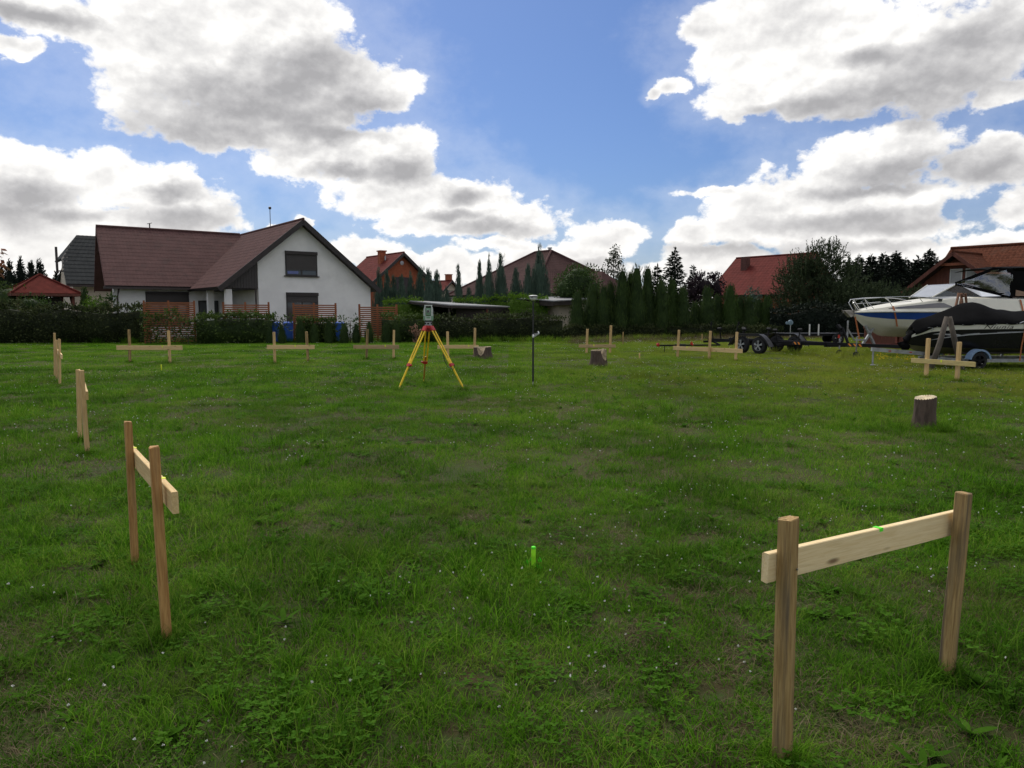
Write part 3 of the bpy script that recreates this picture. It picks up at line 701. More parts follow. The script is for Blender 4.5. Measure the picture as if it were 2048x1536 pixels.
MB().prism([(-0.9, -3.6, 0), (-0.9, 3.9, 0), (-0.9, 3.9, 4.1), (-0.9, 2.0, 5.7), (-0.9, -2.0, 5.7), (-0.9, -3.6, 4.3)], (0.3, 0, 0)).build('end_wall', M_cream, h)
MB().box(-1.4, 9, -4.62, -4.5, 3.5, 3.66).build('gutter', M_gutter, h)
MB().tube([(-1.75, -2.6, 4.6), (-1.75, -2.6, 6.6)], 0.09, 8).beam((-1.75, -2.6, 4.75), (-0.9, -2.6, 4.75), 0.1, 0.1).build('flue_pipe', M_gutter, h)

# --- orange house with red roof
def gable_house(name, apex, rz, hw, L, ridge, pitch, over, wm, rm, label, wallset=0.5, tiles=True, row=0.36):
    h = root(name, (apex[0], apex[1], 0), rz, label, 'house'); ez = ridge - pitch * hw; z = lambda x: ridge - abs(x) * pitch
    for s in (-1, 1): slope(h, (s * hw, 0, ez), (s * hw, L, ez), (0, L, ridge), (0, 0, ridge), rm, tiles=tiles, row=row, sub=2, col=0.3)
    MB().tube([(0, -0.02, ridge + 0.02), (0, L, ridge + 0.02)], 0.1, 8).build('ridge_cap', rm, h)
    for s in (-1, 1): MB().beam((s * hw, -0.04, ez - 0.12), (0, -0.04, ridge - 0.12), 0.05, 0.28).build('barge_board', M_trim, h)
    ww = hw - over; zz = lambda x: z(x) - 0.24
    for y0 in (wallset, L - wallset - 0.3):
        MB().prism([(-ww, y0, 0), (ww, y0, 0), (ww, y0, zz(ww)), (0, y0, zz(0)), (-ww, y0, zz(ww))], (0, 0.3, 0)).build('gable_wall', wm, h)
    for s in (-1, 1):
        a, c = sorted((s * ww, s * (ww - 0.3))); MB().box(a, c, wallset + 0.3, L - wallset - 0.3, 0, zz(ww)).build('side_wall', wm, h)
    return h
h = gable_house('house', P(808, 507, 75), RZ - 0.02, 4.5, 8.6, 7.4, 0.86, 0.5, M_orange, M_redroof, 'orange brick house with red roof and brick chimney behind the conifers')
window(h, -0.75, 0.75, 3.0, 5.0, 0.5, mull=1); MB().lathe([(0.02, -0.06), (0.2, -0.04), (0.22, 0)], 12, (0, 0.47, 6.4), 'Y').build('gable_lamp', M_metal, h)
chimney(h, -0.95, 3.0, 5.9, 7.62, 0.62, M_orange)
MB().tube([(-0.75, 2.6, 6.6), (-0.75, 2.6, 7.2)], 0.08, 8).build('roof_vent', M_metal, h)
h = gable_house('house', P(905, 561, 120), RZ + 0.15, 4.6, 9, P(905, 561, 120).z, 0.85, 0.5, M_cream, M_redroof, 'small distant bright red roof left of the wide brown hipped roof', tiles=False)
for o in list(h.children):
    if o.name.startswith('roof_slope'): o.data.materials[0] = M_redroof
window(h, -0.6, 0.6, 3.6, 4.9, 0.5); chimney(h, 0.4, 1.4, 5.5, 7.4, 0.8, M_orange)

# --- wide brown hipped roof
h = root('house', (2.7, 66, 0), RZ, 'bungalow with wide brown hipped roof behind the junipers', 'house')
a_, e_, r_, rl = 6.1, 3.0, 6.75, 1.1
cs = [(-a_, -a_, e_), (a_, -a_, e_), (a_, a_, e_), (-a_, a_, e_)]; A, B_ = (0, -rl, r_), (0, rl, r_)
M_dkroof = mat('dark brown metal tile', (0.066, 0.038, 0.036), 0.85, 0.18, 1.2, spec=0.04)
slope(h, cs[0], cs[1], A, A, M_dkroof, sub=2, col=0.35); slope(h, cs[3], cs[0], A, B_, M_dkroof, sub=2, col=0.35)
slope(h, cs[1], cs[2], B_, A, M_brownroof, tiles=False); slope(h, cs[2], cs[3], B_, B_, M_brownroof, tiles=False)
for c_, p_ in ((cs[0], A), (cs[1], A), (cs[3], B_), (cs[2], B_)): MB().tube([Vector(c_) + Vector((0, 0, .05)), Vector(p_) + Vector((0, 0, .06))], 0.1, 8).build('hip_cap', M_brownroof, h)
MB().tube([Vector(A) + Vector((0, 0, .06)), Vector(B_) + Vector((0, 0, .06))], 0.1, 8).build('ridge_cap', M_brownroof, h)
slope(h, (0.6, -a_ - 0.6, e_), (0.6, -2.0, e_), (2.8, -2.0, 5.0), (2.8, -a_ + 1.6, 5.0), M_dkroof, tiles=False); slope(h, (5.0, -a_ - 0.6, e_), (5.0, -2, e_), (2.8, -2.0, 5.0), (2.8, -a_ + 1.6, 5.0), M_dkroof, tiles=False)
slope(h, (0.6, -a_ - 0.6, e_), (5.0, -a_ - 0.6, e_), (2.8, -a_ + 1.6, 5.0), (2.8, -a_ + 1.6, 5.0), M_dkroof, tiles=False, name='bay_roof')
for i, (x0, x1, y0, y1) in enumerate(((-5.5, 5.5, -5.5, -5.2), (-5.5, 5.5, 5.2, 5.5), (-5.5, -5.2, -5.2, 5.2), (5.2, 5.5, -5.2, 5.2))): MB().box(x0, x1, y0, y1, 0, 2.9).build('wall', M_cream, h)
window(h, -4.4, -3.0, 1.2, 2.6, -5.5); window(h, -2.0, -0.6, 1.2, 2.6, -5.5); window(h, -4.2, -2.8, 1.2, 2.6, -5.5, axis='x'); window(h, 1.0, 2.4, 1.2, 2.6, -5.5, axis='x')
MB().lathe([(0.14, 6.6), (0.14, 7.0), (0.24, 7.02), (0.2, 7.1)], 10, (0.1, -0.8, 0)).build('roof_vent', M_metal, h)

# --- red roof with chimney on the right
h = root('house', (22.4, 75.7, 0), RZ, 'house with plain brick-red roof slope and dark chimney', 'house')
slope(h, (-4.6, 0, 3.1), (-4.6, -8.8, 3.1), (0, -8.8, 6.85), (0, 0, 6.85), M_redroof, row=0.4, sub=2, col=0.4); slope(h, (4.6, 0, 3.1), (4.6, -8.8, 3.1), (0, -8.8, 6.85), (0, 0, 6.85), M_redroof, tiles=False)
MB().tube([(0, 0.02, 6.9), (0, -8.8, 6.9)], 0.09, 8).build('ridge_cap', M_redroof, h)
MB().beam((-4.6, 0.03, 2.98), (0, 0.03, 6.73), 0.05, 0.28).build('barge_board', M_redroof, h)
MB().box(-4.0, -3.7, -8.3, -0.4, 0, 3.35).build('wall', M_orange, h); MB().box(3.7, 4.0, -8.3, -0.4, 0, 3.35).build('wall', M_orange, h)
for y0 in (-0.8, -8.3): MB().prism([(-3.7, y0, 0), (3.7, y0, 0), (3.7, y0, 3.5), (0, y0, 6.5), (-3.7, y0, 3.5)], (0, 0.3, 0)).build('gable_wall', M_orange, h)
window(h, -4.0, -2.8, 1.0, 2.4, -4.0, axis='x'); window(h, -7.0, -5.8, 1.0, 2.4, -4.0, axis='x')
M_brownbrick = mat('dark chimney brick', (0.10, 0.042, 0.034), 0.85, 0.25, 6, 0.3, 60)
chimney(h, -1.35, -2.05, 4.6, 6.85, 0.62, M_brownbrick, False)

# --- red-brown timber house behind the boats
h = root('house', (35.8, 61.5, 0), RZ, 'red-brown timber house with clay tile roof behind the boats', 'house')
slope(h, (-4.9, 0.2, 2.7), (-4.9, -22, 2.7), (0, -22, 6.65), (0, 0.2, 6.65), M_claytile, row=0.34, col=0.30)
slope(h, (4.9, 0.2, 2.7), (4.9, -22, 2.7), (0, -22, 6.65), (0, 0.2, 6.65), M_claytile, tiles=False)
MB().tube([(0, 0.25, 6.72), (0, -22, 6.72)], 0.12, 8).build('ridge_cap', M_claytile, h)
MB().beam((-4.9, 0.23, 2.6), (0, 0.23, 6.55), 0.06, 0.26).build('barge_board', M_redwood, h)
GX, GA = -5.6, -2.3                                          # cross gable: front plane, apex position along the ridge line
gz = lambda y: 6.0 - abs(y - GA) * 0.80
for s in (-1, 1):
    slope(h, (GX, GA + s * 4.25, gz(GA + 4.25)), (-0.4, GA + s * 4.25, gz(GA + 4.25)), (-0.4, GA, 6.0), (GX, GA, 6.0), M_claytile, row=0.34, col=0.30)
    MB().beam((GX - 0.03, GA + s * 4.25, gz(GA + 4.25) - 0.1), (GX - 0.03, GA, 5.9), 0.06, 0.26).build('barge_board', M_redwood, h)
MB().tube([(GX, GA, 6.06), (-0.4, GA, 6.06)], 0.11, 8).build('ridge_cap', M_claytile, h)
wy = GX + 0.9
MB().prism([(wy, GA - 3.7, 0), (wy, GA + 3.7, 0), (wy, GA + 3.7, gz(GA + 3.7) - 0.22), (wy, GA, 5.75), (wy, GA - 3.7, gz(GA - 3.7) - 0.22)], (0.3, 0, 0)).build('gable_wall', M_redwood, h)
MB().box(-4.2, -3.9, -21.5, GA - 3.7, 0, 3.1).build('front_wall', M_redwood, h); MB().box(-4.2, -3.9, GA + 3.7, -0.2, 0, 3.1).build('front_wall', M_redwood, h)
MB().prism([(-3.9, -0.5, 0), (3.9, -0.5, 0), (3.9, -0.5, 3.3), (0, -0.5, 6.3), (-3.9, -0.5, 3.3)], (0, 0.3, 0)).build('gable_wall', M_redwood, h)
MB().beam((GX + 0.25, GA - 0.95, 5.12), (GX + 0.25, GA + 1.0, 5.12), 0.16, 0.2).build('tie_beam', mat('orange brown beam', (0.24, 0.075, 0.035), 0.7, 0.2), h)
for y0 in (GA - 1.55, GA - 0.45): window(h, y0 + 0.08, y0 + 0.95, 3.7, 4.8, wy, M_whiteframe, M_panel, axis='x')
window(h, -12.5, -10.5, 0.9, 2.3, -4.2, axis='x'); window(h, -17.5, -15.5, 0.9, 2.3, -4.2, axis='x')
MB().lathe([(0.1, 6.6), (0.1, 7.0), (0.2, 7.02), (0.16, 7.12)], 10, (0, -9.2, 0)).build('roof_vent', M_metal, h)

# --- garden gazebo
M_shingle = mat('red shingle', (0.105, 0.024, 0.019), 0.95, 0.22, 2.5, 0.5, 25, spec=0.05)
g = root('gazebo', (P(82, 600, 42).x, 42, 0), RZ + 0.10, 'open wooden gazebo with red shingle pyramid roof left of the grey house', 'gazebo')
q = 1.62
for i in range(4):
    c0, c1 = [(-q, -q), (q, -q), (q, q), (-q, q)][i], [(q, -q), (q, q), (-q, q), (-q, -q)][i]
    MB().prism([(c0[0], c0[1], 2.62), (c1[0], c1[1], 2.62), (0, 0, 3.66)], (0, 0, -0.07)).build('roof_panel', M_shingle, g)
    MB().beam((c0[0], c0[1], 2.52), (c1[0], c1[1], 2.52), 0.05, 0.14).build('fascia', M_redwood, g)
    MB().tube([(c0[0], c0[1], 2.65), (0, 0, 3.69)], 0.05, 6).build('hip_cap', M_shingle, g)
    px_, py_ = c0[0] * 0.8, c0[1] * 0.8
    MB().box(px_ - 0.07, px_ + 0.07, py_ - 0.07, py_ + 0.07, 0, 2.5).build('post', M_redwood, g)
    e = Vector((c1[0] - c0[0], c1[1] - c0[1], 0)).normalized()
    MB().beam((px_ + e.x * 0.1, py_ + e.y * 0.1, 1.85), (px_ + e.x * 0.6, py_ + e.y * 0.6, 2.42), 0.08, 0.08).build('brace', M_redwood, g)
    MB().beam((px_ - e.x * 0.9 * 0 , py_, 0.9), (px_ + e.x * 2 * q * 0.8, py_ + e.y * 2 * q * 0.8, 0.9), 0.05, 0.08).build('rail', M_redwood, g)
MB().box(-q * .8, q * .8, -q * .8, q * .8, 0.0, 0.06).build('deck', M_redwood, g)
MB().box(-q * .78, q * .78, q * .74, q * .78, 0.1, 2.4).build('back_screen', M_shutter, g)

# --- low shelter with thin pale sheet roof, and small cream shed
M_sheet = mat('pale grey sheet', (0.27, 0.275, 0.28), 0.7, 0.2, 1.0, spec=0.15)
M_darkboard = mat('dark boards', (0.035, 0.027, 0.023), 0.85, 0.3, 3.0, 0.3, 20)
A, B_, C_ = P(812, 600.5, 50), P(901, 609, 44), P(1036, 613.5, 52); D_ = A + C_ - B_
s_ = root('shelter', (A.x, A.y, 0), 0, 'low open shelter with thin pale sheet roof behind the hedge', 'shelter'); off = Vector((A.x, A.y, 0))
MB().prism([A - off, B_ - off, C_ - off, D_ - off], (0, 0, -0.07)).build('roof_sheet', M_sheet, s_)
for a, c in ((A, B_), (B_, C_)): MB().beam(a - off - Vector((0, 0, 0.14)), c - off - Vector((0, 0, 0.14)), 0.06, 0.13).build('fascia', M_darkboard, s_)
for k, t in enumerate((0.03, 0.5, 0.97)):
    p = A.lerp(B_, t) - off; MB().box(p.x - 0.05, p.x + 0.05, p.y + 0.05, p.y + 0.15, 0, p.z - 0.2).build('post', M_darkboard, s_)
    if k: p = B_.lerp(C_, t) - off; MB().box(p.x - 0.06, p.x + 0.06, p.y + 0.05, p.y + 0.17, 0, p.z - 0.2).build('post', M_redwood, s_)
bw = [B_.lerp(A, 0.12) + Vector((0.6, 1.2, 0)), C_ + Vector((0.9, -0.2, 0))]
n_ = 46; bp = None
for i in range(n_):
    p0 = bw[0].lerp(bw[1], i / n_) - off; p1 = bw[0].lerp(bw[1], (i + 0.93) / n_) - off
    if i == 0: dirv = (p1 - p0)
    o = MB().prism([(0, 0, 0), (dirv.x, dirv.y, 0), (dirv.x, dirv.y, 1.78), (0, 0, 1.78)], (0.01, 0.025, 0)).build('board', M_darkboard, s_) if i == 0 else link(bpy.data.objects.new('board', bp), s_)
    if i == 0: bp = o.data
    o.location = (p0.x, p0.y, 0.02 * (i % 3))
s_ = root('shed', (P(1135, 620, 49).x, 49, 0), RZ, 'small cream shed with flat dark eaves left of the tall thujas', 'shed')
MB().box(-0.75, 0.55, 0, 2.4, 0, 2.05).build('wall', M_cream, s_)
MB().prism([(-1.7, -0.6, 2.25), (2.2, -0.6, 2.42), (2.2, 2.9, 2.62), (-1.7, 2.9, 2.45)], (0, 0, 0.06)).build('roof_sheet', M_sheet, s_)
MB().prism([(-1.65, -0.55, 2.24), (2.15, -0.55, 2.41), (2.15, -0.55, 2.1), (-1.65, -0.55, 2.0)], (0, 0.05, 0)).build('fascia', M_darkboard, s_)
MB().prism([(-1.65, -0.5, 2.24), (-1.65, 2.8, 2.44), (-1.65, 2.8, 2.1), (-1.65, -0.5, 1.95)], (0.05, 0, 0)).build('fascia', M_darkboard, s_)

# ------------------------------------------------------------------ trees, hedges and bushes
M_thuja = foliage('thuja', [(0.012, 0.024, 0.007), (0.026, 0.048, 0.012), (0.044, 0.075, 0.018), (0.070, 0.108, 0.026)], 0.12, 1.2, 0.12)
M_thuja_l = foliage('light thuja', [(0.018, 0.034, 0.008), (0.034, 0.066, 0.013), (0.055, 0.10, 0.018)], 0.15, 1.2, 0.12)
M_juniper = foliage('juniper', [(0.030, 0.052, 0.036), (0.060, 0.098, 0.070), (0.100, 0.150, 0.108)], 0.12, 1.2, 0.15)
M_spruce = foliage('spruce', [(0.007, 0.011, 0.008), (0.013, 0.020, 0.013), (0.024, 0.034, 0.022)], 0.08, 1.0, 0.12)
M_pine = foliage('pine', [(0.016, 0.026, 0.011), (0.036, 0.054, 0.023), (0.062, 0.086, 0.038)], 0.12, 0.8, 0.15)
M_hedge = foliage('hedge', [(0.012, 0.022, 0.006), (0.032, 0.058, 0.012), (0.060, 0.100, 0.018), (0.095, 0.14, 0.030)], 0.18, 0.9, 0.2)
M_hedged = foliage('dark hedge', [(0.010, 0.014, 0.006), (0.026, 0.036, 0.013), (0.050, 0.066, 0.022), (0.085, 0.100, 0.036)], 0.15, 0.9, 0.15)
M_lime = foliage('lime hedge', [(0.045, 0.09, 0.008), (0.075, 0.155, 0.012), (0.11, 0.20, 0.018)], 0.25, 0.8, 0.15)
M_leaf = foliage('broad leaf', [(0.018, 0.036, 0.009), (0.036, 0.070, 0.014), (0.058, 0.105, 0.020)], 0.25, 0.9, 0.25)
M_purple = foliage('purple leaf', [(0.012, 0.008, 0.011), (0.024, 0.014, 0.019), (0.038, 0.022, 0.027)], 0.15, 0.9, 0.2)
M_birch = foliage('thin leaf', [(0.025, 0.034, 0.018), (0.045, 0.060, 0.030)], 0.25, 0.9, 0.2)
M_redleaf = foliage('reddish leaf', [(0.06, 0.05, 0.016), (0.13, 0.055, 0.024), (0.2, 0.06, 0.03)], 0.3, 2.0, 0.2)
M_deadleaf = foliage('dead pinkish leaf', [(0.2, 0.11, 0.07), (0.34, 0.2, 0.14)], 0.2, 2.0, 0.1)
M_bark = mat('bark', (0.07, 0.052, 0.04), 0.95, 0.35, 4, 0.6, 20, vec=(1, 1, 0.3))

def shell(r, prof, n, inner=0.72, zlo=0.02):
    """points in the outer shell of a body of revolution; prof(t)->radius share, t height share"""
    t = zlo + (1 - zlo) * r.random(n * 3); k = r.random(n * 3) < np.maximum(prof(t), 0.12); t = t[k][:n]; n = len(t)
    a = r.random(n) * 6.283; q = prof(t) * (inner + (1.03 - inner) * r.random(n))
    return t, a, q
def ring_core(prof, h, rad, k=0.78, n=10, m=9):
    return [np.array([[rad * k * prof(np.array([t]))[0] * math.cos(6.283 * i / n), rad * k * prof(np.array([t]))[0] * math.sin(6.283 * i / n), t * h] for i in range(n)]) for t in np.linspace(0.01, 0.97, m)]
def col_crown(seed, h, rad, m, n=1500, size=0.17, sharp=0.62, base=0.8, up=1.6, aspect=0.42, leaders=0, spikes=0.0):
    L = Leaves(seed); r = L.r
    wob = r.normal(size=4) * 0.10
    prof = lambda t: np.clip((1 - t) / (1 - 0.28), 0, 1) ** sharp * (base + (1 - base) * np.clip(t / 0.25, 0, 1)) * (1 + wob[0] * np.sin(9 * t + wob[1] * 30) * 0.6)
    L.core(ring_core(prof, h, rad))
    t, a, q = shell(r, prof, n); q = q * (1 + 0.10 * np.sin(3 * a + 8 * t + wob[2] * 20) + 0.08 * np.sin(5 * a - 11 * t))
    p = np.stack([q * rad * np.cos(a), q * rad * np.sin(a), t * h], 1)
    d = np.stack([np.cos(a), np.sin(a), up * (0.5 + r.random(len(t)))], 1) + r.normal(size=(len(t), 3)) * 0.35
    L.leaf(p, d, size * r.uniform(0.6, 1.4, len(t)), aspect)
    for _ in range(leaders):
        b = r.random() * 6.283; rr = rad * 0.25 * r.random(); z0 = h * (0.86 + 0.08 * r.random()); hh = h * (0.06 + 0.09 * r.random()); k = 26; tt = r.random(k)
        p = np.stack([rr * math.cos(b) + r.normal(size=k) * 0.035, rr * math.sin(b) + r.normal(size=k) * 0.035, z0 + hh * tt], 1)
        L.leaf(p, np.array([0, 0, 1.0]) + r.normal(size=(k, 3)) * 0.4, size * 1.1, aspect)
    return L.mesh('crown', m)
def spruce_crown(seed, h, rad, m, dens=1.0, step=0.32, droop=0.25, needle=0.2, core=0.0):
    L = Leaves(seed); r = L.r
    if core: L.core(ring_core(lambda t: (1 - t) ** 0.85, h * 0.92, rad, core))
    z = h * 0.08; P_, D_ = [], []
    while z < h * 0.97:
        t = z / h; R_ = rad * (1 - t) ** 0.85 * r.uniform(0.8, 1.15) + 0.06; nb = int(5 + 4 * (1 - t))
        for k in range(nb):
            a = 6.283 * (k + r.random() * 0.6) / nb; le = R_ * r.uniform(0.7, 1.1); ns = max(4, int(le / 0.055 * dens))
            s = r.random(ns); zz = z - droop * le * s + 0.35 * le * s ** 2
            P_.append(np.stack([le * s * np.cos(a), le * s * np.sin(a), zz], 1) + r.normal(size=(ns, 3)) * [0.03, 0.03, 0.07])
            sd = np.where(r.random(ns) < 0.5, 1, -1); D_.append(np.stack([np.cos(a) - sd * np.sin(a) * 0.9, np.sin(a) + sd * np.cos(a) * 0.9, r.normal(size=ns) * 0.25 + 0.1], 1))
        z += step * r.uniform(0.8, 1.2) * (0.6 + 0.5 * (1 - t))
    k = 14; P_.append(np.stack([r.normal(size=k) * 0.02, r.normal(size=k) * 0.02, h * (0.93 + 0.07 * r.random(k))], 1)); D_.append(r.normal(size=(k, 3)) * 0.5 + [0, 0, 1])
    p, d = np.concatenate(P_), np.concatenate(D_); L.leaf(p, d, needle * r.uniform(0.6, 1.3, len(p)), 0.34)
    return L.mesh('crown', m)
def blob_crown(seed, blobs, m, n=1800, size=0.16, aspect=0.6, inner=0.55, core=0.0, up=0.2):
    """blobs: (x,y,z,rx,ry,rz)"""
    L = Leaves(seed); r = L.r; vol = np.array([b[3] * b[5] + b[4] * b[5] for b in blobs]); cnt = np.maximum(20, (n * vol / vol.sum()).astype(int))
    for b, k in zip(blobs, cnt):
        v = unit(r.normal(size=(k, 3))); q = (inner + (1.06 - inner) * r.random(k) ** 0.7)[:, None] * (1 + 0.16 * np.sin(v[:, :1] * 7 + b[0] * 3) * np.sin(v[:, 2:] * 6 + b[1]))
        p = v * q * np.array(b[3:]) + np.array(b[:3]); d = v + r.normal(size=(k, 3)) * 0.8 + np.array([0, 0, up])
        L.leaf(p, d, size * r.uniform(0.6, 1.4, k), aspect)
        if core:
            L.core([np.array([[b[0] + core * b[3] * math.sin(f) * math.cos(a), b[1] + core * b[4] * math.sin(f) * math.sin(a), b[2] + core * b[5] * math.cos(f)] for a in np.linspace(0, 6.283, 9)[:-1]]) for f in np.linspace(3.1, 0.05, 7)], 0.0)
    return L.mesh('crown', m)
def trunk_mesh(h, r0, r1=None, limbs=0, seed=0, spread=1.0, z0=0.35):
    rr = random.Random(seed); mb = MB(); r1 = r1 or r0 * 0.35
    mb.tube([(0, 0, -0.05), (rr.uniform(-.03, .03), rr.uniform(-.03, .03), h * 0.4), (rr.uniform(-.06, .06), 0, h)], [r0, r0 * 0.75, r1], 8)
    for k in range(limbs):
        a = 6.283 * k / max(1, limbs) + rr.random(); z = h * (z0 + (0.9 - z0) * rr.random()); le = spread * rr.uniform(0.6, 1.1)
        mb.tube([(0, 0, z), (math.cos(a) * le * 0.5, math.sin(a) * le * 0.5, z + le * 0.35), (math.cos(a) * le, math.sin(a) * le, z + le * 0.8)], [r0 * 0.4, r0 * 0.25, r0 * 0.08], 6)
    return mb.mesh('trunk', M_bark, True)
def tree(name, loc, crown, trunk, label, cat='tree', group=None, rz=0.0, s=(1, 1, 1)):
    o = root(name, loc, rz, label, cat, group); o.scale = s
    link(bpy.data.objects.new('crown', crown), o)
    if trunk is not None: link(bpy.data.objects.new('trunk', trunk), o)
    return o
rnd = random.Random(3)
TR = trunk_mesh(1.0, 0.07)
# --- row of thujas on the right
TH = [(1155,582,26),(1186,567,36),(1207,573,26),(1221,566,24),(1245,541,29),(1261,546,24),(1274,535,31),(1296,536,29),(1323,559,27),(1344,559,28),
      (1366,574,27),(1415,574,30),(1435,590,24),(1461,570,30),(1480,593,25),(1498,594,26),(1517,599,24),(1534,591,24),(1390,604,24)]
TH.sort(); tv = [col_crown(200 + i, 1.0, 0.5, M_thuja, 1500, 0.055, 0.42, 0.9, up=2.2) for i in range(5)]
tv += [col_crown(208, 1.0, 0.5, M_thuja_l, 1500, 0.055, 0.45, 0.9, up=2.2)]
for i, (x, y, wd) in enumerate(TH):
    Y = 46.2 + max(0, (x - 1300)) * 0.012 + 0.5 * (i % 2); p = P(x, y, Y); wm = wd * Y / F_PX * 1.42
    k = 5 if x in (1344, 1461, 1534) else i % 5
    desc = 'tall' if p.z > 3.9 else 'medium-height' if p.z > 3.1 else 'low'
    tree('thuja_tree', (p.x, Y, 0), tv[k], TR, '%s dark columnar thuja, %s in the row counting right from the cream shed' % (desc, ORD[i]), 'thuja', 'thujas in the row right of the shed', rnd.random() * 6, (wm, wm, p.z * 1.02))
# --- slender blue-green junipers
JU = [(758,549,20),(774,551,20),(787,559,18),(803,555,20),(821,556,18),(840,545,24),(857,547,22),(873,547,24),(893,583,22),(917,541,15),(938,581,20),(959,527,16),(978,527,18),(1001,520,23),(1032,545,24),(1057,536,24),(1079,510,34)]
jv = [col_crown(230 + i, 1.0, 0.5, M_juniper, 1500, 0.085, 0.72, 0.9, up=2.6, aspect=0.24, leaders=5) for i in range(4)]
for i, (x, y, wd) in enumerate(JU):
    Y = 53 + 0.6 * (i % 3); p = P(x, y, Y); wm = wd * Y / F_PX * 1.75
    tree('juniper_tree', (p.x, Y, 0), jv[i % 4], TR, 'blue-green pointed juniper, %s counting right from the grey gable' % ORD[i], 'juniper', 'junipers in front of the orange house and brown roof', rnd.random() * 6, (wm, wm, p.z))
# --- spruces and pines in the back
SPR = [(1350,497,66,62,'thin lone spruce with open branches sticking up above the thujas'),(1315,531,50,64,'ragged spruce top just left of the lone spruce'),(1387,532,36,66,'small spruce spire behind the purple-leaved tree'),
       (1699,518,70,70,'dark spruce right beside the big pine'),(1718,512,80,72,'dark spruce, second right of the big pine'),(1743,510,90,70,'dark spruce, third right of the big pine'),(1768,507,100,73,'broad dark spruce, fourth right of the big pine'),
       (1792,503,100,70,'pointed dark spruce in the middle of the back spruces'),(1812,517,80,73,'lower dark spruce between two taller back spruces'),(1836,514,90,70,'dark spruce, second left of the timber house roof'),(1860,501,110,72,'tallest dark spruce next to the timber house roof')]
for i, (x, y, wd, Y, lb) in enumerate(SPR):
    p = P(x, y, Y); rad = wd * Y / F_PX / 2 * 1.5
    tree('spruce_tree', (p.x, Y, 0), spruce_crown(260 + i, p.z, rad, M_spruce, 3.0 if i > 2 else 1.8, 0.30, 0.3 if i else 0.15, 0.30, 0.45 if i > 2 else 0.12), trunk_mesh(p.z * 0.97, 0.12, 0.02), lb, 'spruce', 'spruces in the background')
for i, (x, y, Y, blobs, lb) in enumerate([
    (1640, 487, 52, [(0,0,2.0,2.6,1.8,1.9),(-1.2,0,3.6,1.7,1.4,1.3),(1.4,0,3.6,1.8,1.5,1.4),(0.2,0,4.8,1.3,1.1,1.3),(1.0,0.2,5.3,0.7,0.7,0.9),(-0.9,0,4.6,0.8,0.8,0.8)], 'big bushy dark pine with upright candle shoots'),
    (1715, 560, 50, [(0,0,1.6,2.2,1.5,1.6),(-1.2,0.2,2.4,1.2,1.2,1.2),(1.2,0,2.2,1.5,1.2,1.1),(2.6,0,1.5,1.4,1.1,1.1)], 'low dark spreading pine between the big pine and the boats'),
    (1785, 575, 56, [(0,0,1.6,1.9,1.4,1.6),(1.4,0,1.8,1.5,1.2,1.3)], 'dark green bush left of the timber house gable'),
    (1590, 515, 54, [(0,0,2.4,1.5,1.3,2.0),(0.3,0,4.2,0.9,0.9,1.1)], 'dark young pine in front of the red roof end')]):
    p = P(x, y, Y); L = Leaves(300 + i); r = L.r
    for (bx_, by_, bz_, rx, ry, rz_) in blobs:
        K = int(190 * rx * rz_)
        v = unit(r.normal(size=(K, 3))); c0 = v * (0.35 + 0.7 * r.random((K, 1))) * [rx, ry, rz_] + [bx_, by_, bz_]; c0 = c0[c0[:, 2] > 0.15]
        for c_, vv in zip(c0, v):
            top = c_[2] > bz_ + 0.2 * rz_; n_ = 18 if top else 14; ax = unit(vv * ([0.35, 0.35, 0.3] if top else [0.6, 0.6, 0.3]) + [0, 0, 1.0 if top else 0.45]); le = r.uniform(0.25, 0.55) * (1.6 if top else 1.0)
            s = r.random(n_); pp = c_ + ax * (s[:, None] * le) ; L.leaf(pp, ax + r.normal(size=(n_, 3)) * (0.34 if top else 0.6), (0.14 if top else 0.17) * r.uniform(0.7, 1.3, n_), 0.3)
        pass
    tree('pine_tree', (p.x, Y, 0), L.mesh('crown', M_pine), trunk_mesh(3.6 if i in (0, 3) else 1.6, 0.16, 0.06, 6, i, 1.2, 0.2), lb, 'pine' if i != 2 else 'bush')
# --- broad-leaved trees
def bl(x, y, Y): p = P(x, y, Y); return (p.x, Y, 0), p.z
loc, z = bl(1410, 541, 58); tree('purple_tree', loc, blob_crown(320, [(0,0,z-1.3,1.35,1.1,1.15),(-0.9,0,z-1.7,0.8,0.8,0.9),(0.9,0,z-1.4,0.7,0.8,1.1),(0.3,0,z-2.6,1.4,1,1.0),(-0.4,0,z-0.6,0.4,0.4,0.45),(0.7,0,z-0.45,0.35,0.35,0.4),(-1.1,0,z-1.0,.35,.35,.4)], M_purple, 2600, 0.17, 0.6, 0.5, 0.5), trunk_mesh(z - 1, 0.12, 0.03, 7, 4, 1.0), 'dark purple-leaved tree behind the low thujas', 'tree')
loc, z = bl(1228, 489, 74); tree('birch_tree', loc, blob_crown(321, [(0.1,0,z-0.8,0.5,0.5,0.8),(-0.4,0,z-1.6,0.5,0.5,0.6),(0.5,0,z-1.7,0.45,0.4,0.7),(-0.1,0,z-2.5,0.7,0.5,0.6),(0.2,0,z-3.4,0.9,.6,.7),(-0.9,0,z-2.9,.45,.4,.5)], M_birch, 1000, 0.24, 0.45, 0.1, 0, -0.6), trunk_mesh(z - 0.6, 0.09, 0.02, 8, 8, 0.9), 'thin airy tree with drooping leaves above the hipped roof', 'tree')
